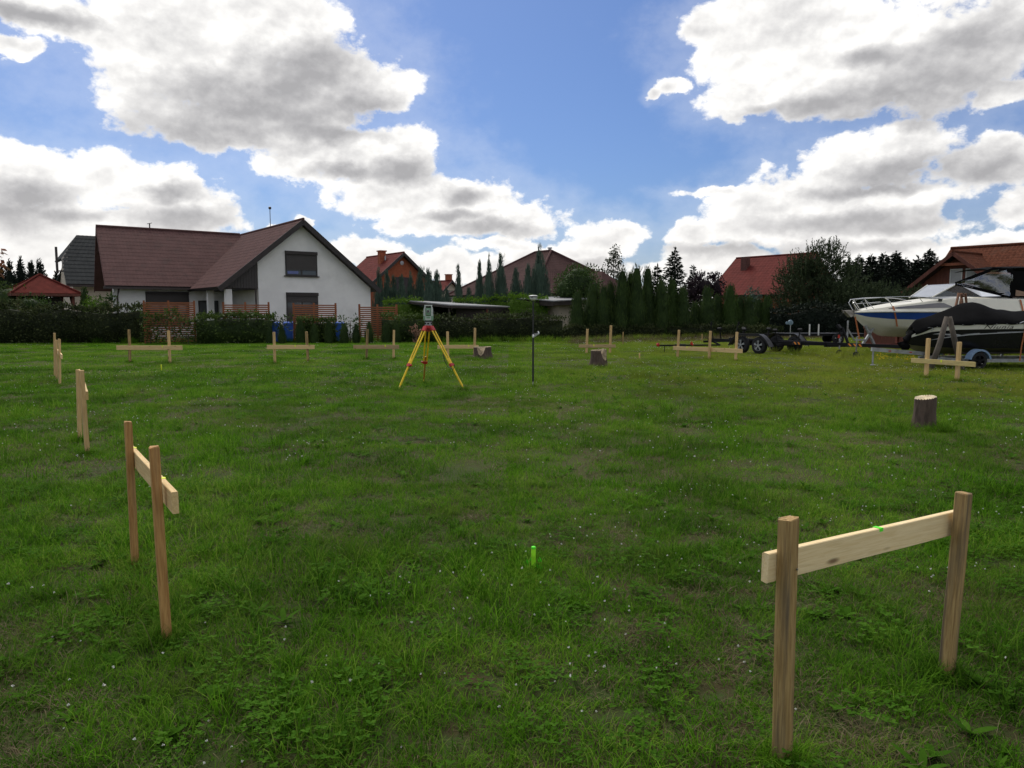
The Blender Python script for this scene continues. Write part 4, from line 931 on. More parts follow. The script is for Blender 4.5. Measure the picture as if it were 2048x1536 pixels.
loc, z = bl(1182, 526, 72); tree('birch_tree', loc, blob_crown(322, [(0,0,z-0.6,0.9,0.6,0.4),(0.9,0,z-0.9,0.6,0.5,0.5),(-0.6,0,z-1.0,.7,.6,.5)], M_birch, 300, 0.24, 0.45, 0.1, 0, -0.3), trunk_mesh(z - 0.7, 0.08, 0.02, 6, 9, 0.8), 'sparse tree top peeking over the right roof slope', 'tree')
loc, z = bl(1155, 529, 51); tree('round_tree', loc, blob_crown(323, [(0,0,z-1.35,1.55,1.2,1.3),(-0.7,0,z-1.7,1.0,1,1.0),(0.9,0,z-1.8,0.9,1,1.0),(0.1,0,z-0.7,1.0,.8,.65)], M_leaf, 3400, 0.13, 0.62, 0.6, 0.7), trunk_mesh(z - 1.2, 0.1, 0.04, 5, 3), 'round dense green tree behind the cream shed', 'tree')
loc, z = bl(1505, 577, 52); tree('globe_bush', loc, blob_crown(324, [(0,0,z-0.75,0.62,0.6,0.8),(0,0,z-1.7,.7,.6,.9)], M_juniper, 2000, 0.13, 0.4, 0.5, 0.5), trunk_mesh(1, 0.06), 'rounded blue-green conifer below the red roof', 'bush')
LEFT = [(18,530,52,'spire'),(40,522,54,'twin'),(62,530,52,'spire'),(80,527,54,'spire'),(112,548,66,'far'),(3,540,50,'spire')]
for i, (x, y, Y, k) in enumerate(LEFT):
    loc, z = bl(x, y, Y)
    lb = ['second dark conifer counting right from the reddish twig','third dark conifer counting right from the reddish twig','fourth dark conifer counting right from the reddish twig','dark conifer directly behind the gazebo roof tip','distant dark conifer between gazebo and dark grey roof','leftmost dark conifer, behind the reddish twig'][i]
    tree('conifer_tree', loc, col_crown(340 + i, z, 0.62, M_spruce, 2600, 0.2, 0.6, 0.9, up=1.2, aspect=0.3, leaders=5), trunk_mesh(z * 0.95, 0.1, 0.02), lb, 'conifer', 'conifers behind the gazebo')
loc, z = bl(20, 566, 41); tree('garden_bush', loc, blob_crown(350, [(0,0,z-1.0,1.5,1,1.0),(-1.0,0,z-0.8,1.2,1,0.9),(0.8,0,z-1.4,0.9,.8,.9)], M_hedge, 2200, 0.14, 0.5, 0.55, 0.7), trunk_mesh(1.2, .06, .02, 5, 2), 'mid green leafy bush left of the gazebo', 'bush')
loc, z = bl(60, 588, 39.5); tree('garden_bush', loc, blob_crown(351, [(0,0,z-0.7,0.95,.8,0.75),(0.5,0,z-1.1,0.8,.7,.8)], M_leaf, 1300, 0.13, 0.5, 0.4, 0.6), trunk_mesh(1.0, .05, .02, 5, 3), 'loose leafy shrub in front of the left gazebo post', 'bush')
loc, z = bl(168, 572, 41); tree('thuja_tree', loc, col_crown(352, z, 0.36, M_thuja, 1200, 0.13), TR, 'single dark thuja right of the gazebo', 'thuja')
loc, z = bl(185, 592, 40.3); tree('garden_bush', loc, blob_crown(353, [(0,0,z-0.7,0.55,.5,0.7)], M_lime, 800, 0.13, 0.4, 0.3, 0.5), trunk_mesh(.9, .04), 'yellow-green bush right of the single thuja', 'bush')
loc, z = bl(208, 582, 40.6); tree('garden_bush', loc, blob_crown(354, [(0,0,z-0.8,0.55,.5,0.6),(0.35,0,z-0.4,.3,.3,.3),(-.1,0,z-1.4,.6,.5,.6)], M_leaf, 600, 0.15, 0.45, 0.2, 0.4), trunk_mesh(1.5, .04, .01, 6, 6, .6), 'loose bush with arching twigs at the house corner', 'bush')
loc, z = bl(268, 612, 39.6); tree('garden_bush', loc, blob_crown(355, [(0,0,z-0.5,0.28,.28,0.5)], M_lime, 260, 0.12, 0.4, 0.2, 0.3), trunk_mesh(.9, .03), 'small yellow-green shrub against the grey wall', 'bush')
# overhanging branch at the left edge
b_ = root('branch', P(-14, 540, 30), 0, 'reddish leafy twig hanging left of the gazebo', 'branch'); s_ = 30 / F_PX
L = Leaves(360); L.leaf(np.array([[(x + 14) * s_, 0, (540 - y) * s_] for x, y in ((6,505),(2,520),(-4,512),(8,526),(0,535),(-6,528),(4,498),(-2,545),(10,533),(-10,540),(2,553)) for _ in range(2)]), L.r.normal(size=(22, 3)) + [0.9, 0, -0.5], 0.30, 0.5)
link(bpy.data.objects.new('leaves', L.mesh('leaves', M_redleaf)), b_)
MB().tube([(-0.5, 0, -11.2 + 8.4), (-0.2, 0, 0.0), (0.25, 0, 0.55)], [0.05, 0.03, 0.01], 6).tube([(-0.2, 0, 0), (0.35, 0, 0.1)], [0.02, 0.008], 6).tube([(-0.5, 0, -2.8), (-0.55, 0, -P(-14, 540, 30).z)], [0.05, 0.07], 6).build('twig', M_bark, b_)

# --- hedges
def hedge(x0, x1, Y0, Y1, top, m, label, seed, wdt=0.9, n=None, size=0.13, name='hedge', lumps=0.16, cat='hedge', nocore=False):
    """clipped hedge between two points; top given as pixel rows or metres"""
    a, c = Vector((P(x0, 640, Y0).x, Y0, 0)), Vector((P(x1, 640, Y1).x, Y1, 0)); Ld = (c - a).length; ang = math.atan2(c.y - a.y, c.x - a.x)
    H0, H1 = P(x0, top[0], Y0).z, P(x1, top[1], Y1).z
    o = root(name, a, ang, label, cat); L = Leaves(seed); r = L.r; n = n or int(Ld * max(H0, H1) * 300)
    x = r.random(n) * Ld; f = r.random(n); hh = H0 + (H1 - H0) * x / Ld - 0.13; hh = hh * (1 + lumps * (fbm(x * 1.3 + seed, x * 0 + 3, seed) - 0.5) * 2)
    ft = wdt / (wdt + 2 * max(H0, H1)); face = r.random(n); z = np.where(face < ft * 1.6, hh, f * hh); y = np.where(face < ft * 1.6, r.random(n) * wdt, np.where(face < 0.82, 0.0, wdt))
    dep = (fbm(x * 1.6 + 9, z * 1.6 + seed, seed + 2) - 0.5) * 0.5; y = y + np.where(y < 0.01, dep + 0.1, 0) + r.normal(size=n) * 0.06; z = z + r.normal(size=n) * 0.06
    nrm = np.where((face < ft * 1.6)[:, None], [0, 0.0, 1.0], np.where((face < 0.82)[:, None], [0, -1.0, 0.25], [0, 1.0, 0.25]))
    L.leaf(np.stack([x, y, np.maximum(z, 0.02)], 1), nrm + r.normal(size=(n, 3)) * 0.75, size * r.uniform(0.6, 1.4, n), 0.55)
    k = max(2, int(Ld / 0.6)); xs = np.linspace(0.05, Ld - 0.05, k)
    hc = (H0 + (H1 - H0) * xs / Ld - 0.13) * (1 + lumps * (fbm(xs * 1.3 + seed, xs * 0 + 3, seed) - 0.5) * 2) * 0.9
    if not nocore: L.core([np.array([[q, 0.22, 0.0], [q, 0.22, h_], [q, wdt - 0.15, h_], [q, wdt - 0.15, 0.0]]) for q, h_ in zip(xs, hc)], 0.0)
    k = int(n * 0.10); x = r.random(k) * Ld; hh = (H0 + (H1 - H0) * x / Ld - 0.13) * (1 + lumps * (fbm(x * 1.3 + seed, x * 0 + 3, seed) - 0.5) * 2)
    L.leaf(np.stack([x, r.random(k) * wdt, hh + 0.28 * r.random(k) ** 2], 1), r.normal(size=(k, 3)) * 0.7 + [0, 0, 0.8], size * r.uniform(0.7, 1.4, k), 0.5, tone=0.25)
    me = L.mesh('foliage', m)
    fo = link(bpy.data.objects.new('foliage', me), o)
    st = MB()
    for q in np.arange(0.4, Ld, 0.9): st.tube([(q, wdt / 2, -0.03), (q + 0.05, wdt / 2, 0.5)], 0.025, 5)
    st.build('stems', M_bark, o); return o
hedge(-80, 150, 37.6, 38.2, (608, 610), M_hedged, 'tall dark hedge running below and left of the gazebo', 401, 1.0, lumps=0.24)
hedge(148, 292, 38.3, 38.8, (609, 613), M_hedged, 'dark hedge between the gazebo and the first slat screen', 402, 1.0, lumps=0.22)
hedge(388, 545, 37.8, 38.6, (631, 633), M_hedge, 'rounded leafy hedge in front of the second slat screen', 403, 1.3, size=0.15, lumps=0.2)
hedge(592, 672, 38.8, 39.2, (637, 639), M_hedge, 'climber-covered hedge in front of the third slat screen', 404, 0.5, n=1500)
hedge(762, 880, 39.2, 39.8, (629, 634), M_hedge, 'green hedge behind the survey tripod', 405, 0.9)
hedge(870, 965, 40.0, 40.6, (628, 640), M_hedged, 'sparse brownish hedge right of the tripod', 406, 0.8, lumps=0.1)
hedge(955, 1070, 40.4, 41.4, (629, 627), M_hedged, 'dense dark clipped hedge behind the rover pole', 407, 1.0, lumps=0.14)
hedge(1066, 1130, 41.4, 42.0, (632, 633), M_hedged, 'lower end of the dark clipped hedge next to the thujas', 408, 0.9, lumps=0.08)
hedge(766, 850, 49, 49.4, (600, 603), M_lime, 'bright green hedge behind the left end of the shelter roof', 409, 1.0, size=0.12)
hedge(905, 1030, 52, 52, (597, 597), M_lime, 'strip of bright hedge seen above the shelter roof', 410, 0.8, size=0.12)
hedge(1018, 1097, 48.5, 48.5, (590, 592), M_lime, 'bright lime green clipped hedge behind the rover antenna', 411, 1.4, size=0.12, lumps=0.08)
hedge(1125, 1330, 45.2, 45.6, (652, 655), M_hedged, 'low scrubby undergrowth along the foot of the tall thujas', 412, 0.6, lumps=0.35, n=2600, name='undergrowth', cat='shrubs')
hedge(1330, 1570, 46.0, 47.5, (650, 650), M_hedged, 'dark undergrowth along the foot of the low thujas', 413, 0.6, lumps=0.35, n=2600, name='undergrowth', cat='shrubs')
hedge(1540, 1860, 48.0, 46.5, (612, 612), M_spruce, 'dark shrubs below the big pine behind the trailers', 414, 1.2, lumps=0.3, name='shrubs', cat='shrubs', size=0.18, n=4200)
hedge(280, 402, 37.3, 37.6, (634, 630), M_hedge, 'loose creeper growing over the foot of the first slat screen', 416, 0.25, lumps=0.4, n=1500, name='creeper', cat='creeper', nocore=True)
hedge(660, 770, 43.2, 43.4, (606, 606), M_thuja, 'dark shrubs at the right corner of the grey house', 415, 0.8, lumps=0.3, n=900, name='shrubs', cat='shrubs') if False else None
# --- young thujas in front of the bins and screens
YT = [(563,648,16),(600,637,20),(628,647,18),(657,640,18),(688,646,20),(712,647,18),(738,643,18),(772,645,20),(793,646,18),(538,655,14)]
YT.sort()
for i, (x, y, wd) in enumerate(YT):
    Y = 38.0 + 0.004 * (x - 560); p = P(x, y, Y); wm = wd * Y / F_PX * 1.1
    tree('young_thuja', (p.x, Y, 0), tv[i % 5], TR, 'knee-to-chest-high young thuja, %s from the left in front of the slat screens' % ORD[i], 'thuja', 'young thujas in front of the slat screens', rnd.random() * 6, (wm, wm, p.z))
# leafless-looking twiggy shrubs beside the bins
for i, (x, y, m_, lb) in enumerate([(560, 628, M_leaf, 'open leafy shrub above the two blue bins'), (700, 630, M_leaf, 'open twiggy shrub between third and fourth slat screen'), (828, 655, M_deadleaf, 'shrub with dead pinkish leaves in the hedge behind the tripod')]):
    loc, z = bl(x, y, 39.0 if i < 2 else 39.0); bb = [(-0.4,0,z-0.25,.5,.3,.3),(0.35,0,z-0.3,.45,.3,.32),(0,0,z-.75,.6,.35,.4)] if i < 2 else [(0,0,z-0.15,.35,.2,.3),(0.15,0,z-.6,.25,.2,.35)]
    tree('shrub', loc, blob_crown(370 + i, bb, m_, 190 if i < 2 else 120, 0.14, 0.5, 0.1), trunk_mesh(z - .3, .03, .012, 6, i, .5), lb, 'shrub')

# ------------------------------------------------------------------ slat screens and bins by the house
M_slat = mat('red brown stained slat', (0.25, 0.085, 0.034), 0.75, 0.25, 3.0, 0.2, 30, vec=(0.2, 1, 1))
SCR = [(285,390,599.5,37.9,'first slatted brown wooden screen, below the left wing windows'),(444,539,602.5,38.9,'second slatted brown wooden screen, in front of the porch'),
       (585,673,604.5,39.6,'third slatted brown wooden screen, in front of the terrace door'),(717,795,607,40.4,'fourth slatted brown wooden screen, at the right corner of the house')]
for x0, x1, y, Y, lb in SCR:
    a, c = P(x0, y, Y), P(x1, y, Y + 0.9); W_ = math.hypot(c.x - a.x, c.y - a.y); H_ = a.z
    o = root('slat_screen', (a.x, a.y, 0), math.atan2(c.y - a.y, c.x - a.x), lb, 'screen', 'slatted screens in front of the grey house')
    for k, q in enumerate((0.05, W_ * 0.48, W_ - 0.05)): MB().box(q - 0.045, q + 0.045, 0, 0.09, -0.05, H_ - 0.03).build('post', M_slat, o)
    n_ = int((H_ - 0.12) / 0.108); me = MB().box(0.0, W_, -0.026, -0.002, 0, 0.066).mesh('slat', M_slat)
    for k in range(n_): s_ = link(bpy.data.objects.new('slat', me), o); s_.location = (0, 0, 0.08 + k * 0.108)
M_blue = mat('blue plastic', (0.022, 0.11, 0.52), 0.4, 0.12, 3.0, spec=0.5)
for x, Y, lb in ((548, 39.7, 'left of the two blue bins behind the young thujas'), (577, 39.9, 'right of the two blue bins behind the young thujas'), (677, 40.2, 'blue bin at the right end of the third slat screen')):
    o = root('rubbish_bin', (P(x, 640, Y).x, Y, 0), 0.2, lb, 'bin', 'blue bins beside the house')
    MB().prism([(-0.2, -0.2, 0.05), (0.2, -0.2, 0.05), (0.2, 0.2, 0.05), (-0.2, 0.2, 0.05)], (0, 0, 0.01)).build('base', M_blue, o)
    mb = MB(); mb.grid([[(sx * q, sy * q * 1.1, z) for sx, sy in ((-1, -1), (1, -1), (1, 1), (-1, 1), (-1, -1))] for q, z in ((0.2, 0.06), (0.25, 0.92), (0.28, 0.93), (0.28, 0.98), (0.24, 0.98))]); mb.build('body', M_blue, o)
    MB().prism([(-0.29, -0.33, 0.99), (0.29, -0.33, 0.99), (0.29, 0.33, 1.05), (-0.29, 0.33, 1.05)], (0, 0, 0.035)).build('lid', M_blue, o)
    for s_ in (-1, 1): MB().lathe([(0.09, -0.02), (0.09, 0.02)], 12, (s_ * 0.2, 0.22, 0.09), 'X').build('wheel', M_trim, o)

# ------------------------------------------------------------------ batter boards
WZ = wood('new post timber', (0.66, 0.46, 0.22), (0.50, 0.32, 0.135), 'Z', 0.30, (0.30, 0.24, 0.17)); WX = wood('new board timber', (0.74, 0.55, 0.28), (0.60, 0.41, 0.185), 'X', 0.15, (0.35, 0.27, 0.18))
WZo = wood('weathered post timber', (0.47, 0.32, 0.135), (0.28, 0.175, 0.066), 'Z', 0.95, (0.105, 0.082, 0.058)); WXo = wood('weathered board timber', (0.52, 0.38, 0.21), (0.40, 0.27, 0.135), 'X', 0.35)
WZb = wood('orange brown post timber', (0.46, 0.265, 0.098), (0.31, 0.155, 0.050), 'Z', 0.4, (0.20, 0.13, 0.075))
M_mark = mat('fluorescent yellow paint', (0.72, 0.80, 0.03), 0.6, 0.1); M_green = mat('fluorescent green paint', (0.12, 0.85, 0.03), 0.6, 0.2, 30.0)
M_nail = mat('nail head', (0.3, 0.3, 0.3), 0.4, 0.1, metal=0.9)
STICK = {}
def stick(name, p0, p1, wd, th, m, parent, base, ang, seed=0, point=False):
    """upright sawn post with slightly broken arrises; section turned by ang"""
    p0, p1 = Vector(p0), Vector(p1); d = p1 - p0; Ln = d.length; r = random.Random(seed); mb = MB(); c = 0.004
    w2, t2 = wd / 2, th / 2; sec = [(-w2 + c, -t2), (w2 - c, -t2), (w2, -t2 + c), (w2, t2 - c), (w2 - c, t2), (-w2 + c, t2), (-w2, t2 - c), (-w2, -t2 + c)]
    zs = [-0.25, 0.0, Ln * 0.3, Ln * 0.6, Ln - 0.006, Ln]; rows = []
    for i, z in enumerate(zs):
        k = 1.0 - (0.10 if i == len(zs) - 1 else 0); jx, jy = r.uniform(-.002, .002), r.uniform(-.002, .002)
        rows.append([(x * k + jx, y * k + jy, z + (0.004 * r.uniform(-1, 1) if i >= 4 else 0)) for x, y in sec])
    n = 8; V = [v for rw in rows for v in rw]; Fc = [(i * n + k, i * n + (k + 1) % n, (i + 1) * n + (k + 1) % n, (i + 1) * n + k) for i in range(len(zs) - 1) for k in range(n)] + [tuple(range((len(zs) - 1) * n, len(zs) * n)), tuple(range(n - 1, -1, -1))]
    mb.add(V, Fc); o = mb.build(name, m, parent)
    o.location = p0 - Vector(base); o.rotation_euler = (Vector((0, 0, 1)).rotation_difference(d).to_matrix() @ Matrix.Rotation(ang, 3, 'Z')).to_euler(); return o
def plank(name, p0, p1, hgt, th, m, parent, base, seed=0):
    """p0,p1: middle of the top edge at both ends; local x along the plank"""
    p0, p1 = Vector(p0), Vector(p1); d = p1 - p0; Ln = d.length; c = 0.003; r = random.Random(seed)
    sec = [(-th / 2, -c), (-th / 2 + c, 0), (th / 2 - c, 0), (th / 2, -c), (th / 2, -hgt + c), (th / 2 - c, -hgt), (-th / 2 + c, -hgt), (-th / 2, -hgt + c)]
    rows = []
    for i, x in enumerate((0, Ln * 0.35, Ln * 0.7, Ln)):
        j = r.uniform(-.002, .002); rows.append([(x + r.uniform(-.003, .003) * (i in (0, 3)), y + j, z) for y, z in sec])
    n = 8; V = [v for rw in rows for v in rw]; Fc = [(i * n + k, i * n + (k + 1) % n, (i + 1) * n + (k + 1) % n, (i + 1) * n + k) for i in range(3) for k in range(n)] + [tuple(range(3 * n, 4 * n)), tuple(range(n - 1, -1, -1))]
    o = MB().add(V, Fc).build(name, m, parent); o.location = p0 - Vector(base)
    x = d.normalized(); y = Vector((0, 0, 1)).cross(x).normalized(); z = x.cross(y); o.rotation_euler = Matrix((x, y, z)).transposed().to_euler(); return o
def batter(posts, board, label, pm=None, bm=None, side=1, hgt=0.10, th=0.026, pw=0.055, marks=(), mm=None, seed=0, group='survey batter boards around the plot', joint=None, pmats=None):
    """posts: (top px, top py, base px, base py); board: (x0, y0, x1, y1) top edge pixels; side +1 board behind the posts"""
    bs = [G(p[2], p[3]) for p in posts]; c0 = sum(bs, Vector()) / len(bs); dv = bs[-1] - bs[0]; ang = math.atan2(dv.y, dv.x); e = Vector((math.cos(ang), math.sin(ang), 0)); nn = Vector((-math.sin(ang), math.cos(ang), 0))
    o = root('batter_board', (c0.x, c0.y, 0), 0, label, 'batter board', group); base = (c0.x, c0.y, 0)
    for i, p in enumerate(posts):
        top = P(p[0], p[1], bs[i].y)
        stick('post', bs[i], top, pw, pw * 0.85, (pmats[i] if pmats else pm or WZ), o, base, ang, seed + i)
    # plank plane runs along the posts at an offset; find where pixel rays meet it
    pl = bs[0] + nn * side * (pw * 0.425 + th / 2 + 0.003)
    def hit(px, py):
        r = ray(px, py); t = (pl - Vector((0, 0, CAM_H))).dot(nn) / r.dot(nn); return Vector((0, 0, CAM_H)) + r * t
    p0, p1 = hit(*board[:2]), hit(*board[2:])
    segs = [(p0, p1)] if joint is None else [(p0, p0.lerp(p1, joint)), (p0.lerp(p1, joint + 0.004), p1)]
    for k, (a, c) in enumerate(segs):
        b_ = plank('board', a, c, hgt, th, bm or WX, o, base, seed + 50 + k)
        if k == 0:
            for q in marks:
                Ln = (c - a).length; MB().box(q * Ln - (0.012 if mm is M_green else 0.02), q * Ln + (0.012 if mm is M_green else 0.02), -th / 2 - 0.002, th / 2 + 0.002, -(0.012 if mm is M_green else 0.03 if c0.y < 8 else 0.06), 0.0025).build('paint_mark', mm or M_mark, b_)
    for i in range(len(posts)):           # nails
        z = p0.lerp(p1, min(1, max(0, (bs[i] - p0).dot(e) / max(0.01, (p1 - p0).dot(e))))).z - hgt / 2
        q = bs[i] - nn * side * (pw * 0.43) ; q.z = z; d0 = -nn * side
        MB().tube([q - Vector(base) + e * 0.01, q - Vector(base) + e * 0.01 + d0 * 0.004], 0.004, 6).build('nail', M_nail, o)
    return o
batter([(1577,1035,1563,1522),(1928,985,1892,1352)], (1531,1106,1918,1019), 'nearest batter board with weathered posts and a pale knotty plank', pm=WZo, bm=wood('pale board timber', (0.80, 0.64, 0.38), (0.70, 0.53, 0.28), 'X', 0.12, (0.45, 0.36, 0.25)), side=1, hgt=0.108, th=0.028, pw=0.060, marks=(0.52,), mm=M_green, seed=1)
batter([(256,843,271,1133),(308,893,334,1282)], (261,889,349,984), 'near batter board with orange-brown posts and a short sloping plank', pm=WZb, bm=WX, side=1, hgt=0.105, th=0.030, pw=0.052, marks=(0.10, 0.78), seed=7)
batter([(156,739,160,882),(163,741,175,907)], (166,760,174,783), 'batter board seen end-on with one leaning post, second nearest along its side', side=1, hgt=0.105, pw=0.060, seed=12)
batter([(109,666,110,752),(113,680,114,760),(119,678,120,769)], (113,696,124,709), 'three-post batter board seen end-on below the gazebo', side=1, hgt=0.10, pw=0.060, seed=16)
batter([(258,659,260,725),(337,661,340,727)], (233,691,364,691), 'far batter board at left below the first slat screen', side=-1, pw=0.072, hgt=0.14, marks=(0.71,), seed=20, pmats=[WZo, WZ])
batter([(548,664,550,727),(613,663,616,724)], (534,690,629,690), 'far batter board in front of the two blue bins', side=-1, pw=0.072, hgt=0.13, marks=(0.58,), seed=24, pmats=[WZ, WZo])
batter([(735,658,733,718),(788,660,787,718)], (707,690,798,690), 'far batter board in front of the fourth slat screen', side=-1, pw=0.072, hgt=0.13, bm=WXo, marks=(0.7,), seed=28, pmats=[WZo, WZ])
batter([(895,663,896,714),(950,656,949,712)], (875,690,957,690), 'far batter board directly right of the survey tripod', side=-1, pw=0.075, hgt=0.13, marks=(0.75,), seed=32)
batter([(1175,658,1173,707),(1222,651,1220,706)], (1158,689,1231,689), 'far batter board right of the rover pole behind a stump', side=-1, pw=0.078, hgt=0.12, bm=WXo, marks=(0.4,), seed=36)
batter([(1358,660,1355,714),(1421,662,1418,719),(1474,664,1471,722)], (1347,692,1485,698), 'long three-post batter board in front of the empty trailer', side=-1, pw=0.075, hgt=0.14, seed=40, joint=0.54, marks=(0.4,))
batter([(1857,677,1852,755),(1919,684,1914,762)], (1823,716,1951,724), 'batter board at right in front of the black boat', side=-1, pw=0.085, hgt=0.115, seed=44, bm=wood('greenish board timber', (0.62, 0.50, 0.22), (0.46, 0.36, 0.14), 'X', 0.25), marks=(0.5,), mm=M_mark)

# ------------------------------------------------------------------ pegs and stakes
def peg(px, py0, py1, wd, m, label, name='peg', top=None):
    b = G(px, py1); t = P(px, py0, b.y); o = root(name, b, 0, label, 'peg' if name == 'peg' else 'stake')
    MB().lathe([(wd * 0.3, -0.1), (wd * 0.48, 0), (wd * 0.5, t.z * 0.5), (wd * 0.5, t.z - 0.006), (wd * 0.42, t.z)], 10).build('shaft', m, o, True)
    if top: MB().lathe([(wd * 0.52, t.z - 0.012), (wd * 0.52, t.z + 0.001), (wd * 0.40, t.z + 0.004)], 10).build('painted_head', top, o, True)
    return o
M_pegg = mat('spray green peg', (0.36, 0.85, 0.02), 0.6, 0.25, 14.0)
pg = peg(1067, 1094, 1146, 0.028, M_pegg, 'short fluorescent green peg standing in the middle of the grass', top=M_green)
gb = G(1067, 1143); L = Leaves(500); r = L.r; n = 48; a = r.random(n) * 6.283; q = 0.03 + 0.055 * r.random(n)
p = np.stack([np.cos(a) * q, np.sin(a) * q * 1.1, 0.005 + 0.05 * r.random(n)], 1)
me = L.leaf(p, r.normal(size=(n, 3)) * 0.5 + [0, 0, 1], 0.035 * r.uniform(0.6, 1.4, n), 0.22).mesh('sprayed_grass', foliage('sprayed grass', [(0.03, 0.3, 0.01), (0.06, 0.55, 0.02), (0.10, 0.75, 0.03)], 0.2, 8.0, 0.1))
sg = bpy.data.objects.new('sprayed_grass', me); COL.objects.link(sg); sg.location = gb; tag(sg, 'grass blades sprayed bright green around the short peg', 'grass', kind='stuff')
peg(1279, 706, 717, 0.05, WZ, 'small pale wooden peg right of the middle stump')
peg(323, 729, 742, 0.03, M_mark, 'small yellow peg in front of the far left batter board')
peg(1246, 664, 690, 0.05, WZo, 'thin grey stake standing before the tall thujas', 'stake')
peg(1404, 668, 684, 0.06, WZo, 'short grey stake before the low thujas', 'stake')

# ------------------------------------------------------------------ tree stumps
def stump(px, py_top, py_base, wpx, label, seed, notch=0.0, notch_a=0.0, tilt=0.0, lean=0.0, cut=None):
    b = G(px, py_base); s = b.y / F_PX; R_ = wpx * s / 2; H_ = P(px, py_top, b.y).z; r = random.Random(seed); n = 72; nz = 12
    ph = [r.uniform(0, 6.28) for _ in range(8)]
    o = root('tree_stump', b, 0, label, 'stump', 'cut tree stumps on the lawn')
    def rad(a, t):
        ro = 1 + 0.06 * math.sin(2 * a + ph[0]) + 0.05 * math.sin(3 * a + ph[1]) + 0.03 * math.sin(7 * a + ph[2] + 2 * t) + 0.022 * math.sin(19 * a + ph[3] + 3 * math.sin(4 * t)) + 0.016 * math.sin(31 * a + ph[4] - 5 * t)
        return R_ * ro * (1 + 0.28 * (1 - t) ** 4 * (1 + 0.6 * math.sin(5 * a + ph[5])) - 0.05 * t)
    def top(a):
        z = H_ * (1 + tilt * math.cos(a - 0.4)); dd = abs((a - notch_a + math.pi) % (2 * math.pi) - math.pi)
        if notch and dd < 0.6: z -= notch * H_ * (1 - (dd / 0.6) ** 2)
        return z + 0.008 * math.sin(23 * a + ph[6])
    rows = [[(rad(6.2832 * k / n, i / nz) * math.cos(6.2832 * k / n) + lean * H_ * i / nz, rad(6.2832 * k / n, i / nz) * math.sin(6.2832 * k / n), -0.04 + (top(6.2832 * k / n) + 0.04) * i / nz) for k in range(n + 1)] for i in range(nz + 1)]
    MB().grid(rows).build('bark', M_stumpbark, o, True)
    rim = rows[-1]; cx_ = lean * H_; inner = [((x - cx_) * 0.82 + cx_, y * 0.82, z + 0.006) for x, y, z in rim]; mid = [((x - cx_) * 0.4 + cx_, y * 0.4, H_ * (1 - 0.25 * bool(notch)) + 0.006 * math.sin(k)) for k, (x, y, z) in enumerate(rim)]
    MB().grid([[(x, y, z + 0.001) for x, y, z in rim], inner, mid, [(cx_, 0, H_ * (1 - 0.3 * bool(notch)))] * (n + 1)]).build('cut_face', cut or M_cut, o)
    return o
M_stumpbark = mat('stump bark', (0.105, 0.074, 0.056), 0.95, 0.45, 14, 0.9, 45, vec=(1, 1, 0.25), dirt=(0.045, 0.032, 0.026), dscale=7)
M_cut = mat('cut wood', (0.36, 0.29, 0.19), 0.9, 0.4, 12, 0.3, 30, dirt=(0.10, 0.075, 0.055), dscale=6)
stump(1847, 795, 854, 40, 'tall dark stump at right with a pale cut top', 3, tilt=0.05, cut=mat('fresh cut wood', (0.66, 0.56, 0.38), 0.85, 0.2, 12, 0.3, 30))
stump(1198, 700, 733, 33, 'split stump right of the rover pole', 5, notch=0.62, notch_a=-0.9, tilt=0.04)
stump(965, 694, 717, 34, 'low notched stump right of the survey tripod', 8, notch=0.7, notch_a=-1.75, tilt=0.02)

# ------------------------------------------------------------------ survey tripod
M_yel = mat('yellow lacquer', (0.80, 0.54, 0.012), 0.4, 0.15, 6, spec=0.5); M_redp = mat('red paint', (0.46, 0.025, 0.025), 0.4, 0.2, 6); M_black = mat('black plastic', (0.018, 0.018, 0.019), 0.5, 0.2, 6)
M_strap = mat('amber strap', (0.30, 0.14, 0.01), 0.6, 0.2); M_tsgrey = mat('instrument grey', (0.50, 0.53, 0.50), 0.4, 0.08); M_tsgreen = mat('instrument green', (0.20, 0.34, 0.22), 0.45, 0.1); M_lens = pane_mat('lens glass', (0.01, 0.012, 0.015), 0.03)
hd = P(857, 651, 16.2); o = root('survey_tripod', (hd.x, hd.y, 0), 0, 'yellow survey tripod with red fittings carrying the total station', 'tripod'); off = Vector((hd.x, hd.y, 0)); HZ = hd.z
MB().lathe([(0.07, HZ - 0.075), (0.085, HZ - 0.06), (0.085, HZ - 0.012), (0.08, HZ)], 20).lathe([(0.03, HZ - 0.13), (0.03, HZ - 0.07)], 12).build('head', M_redp, o)
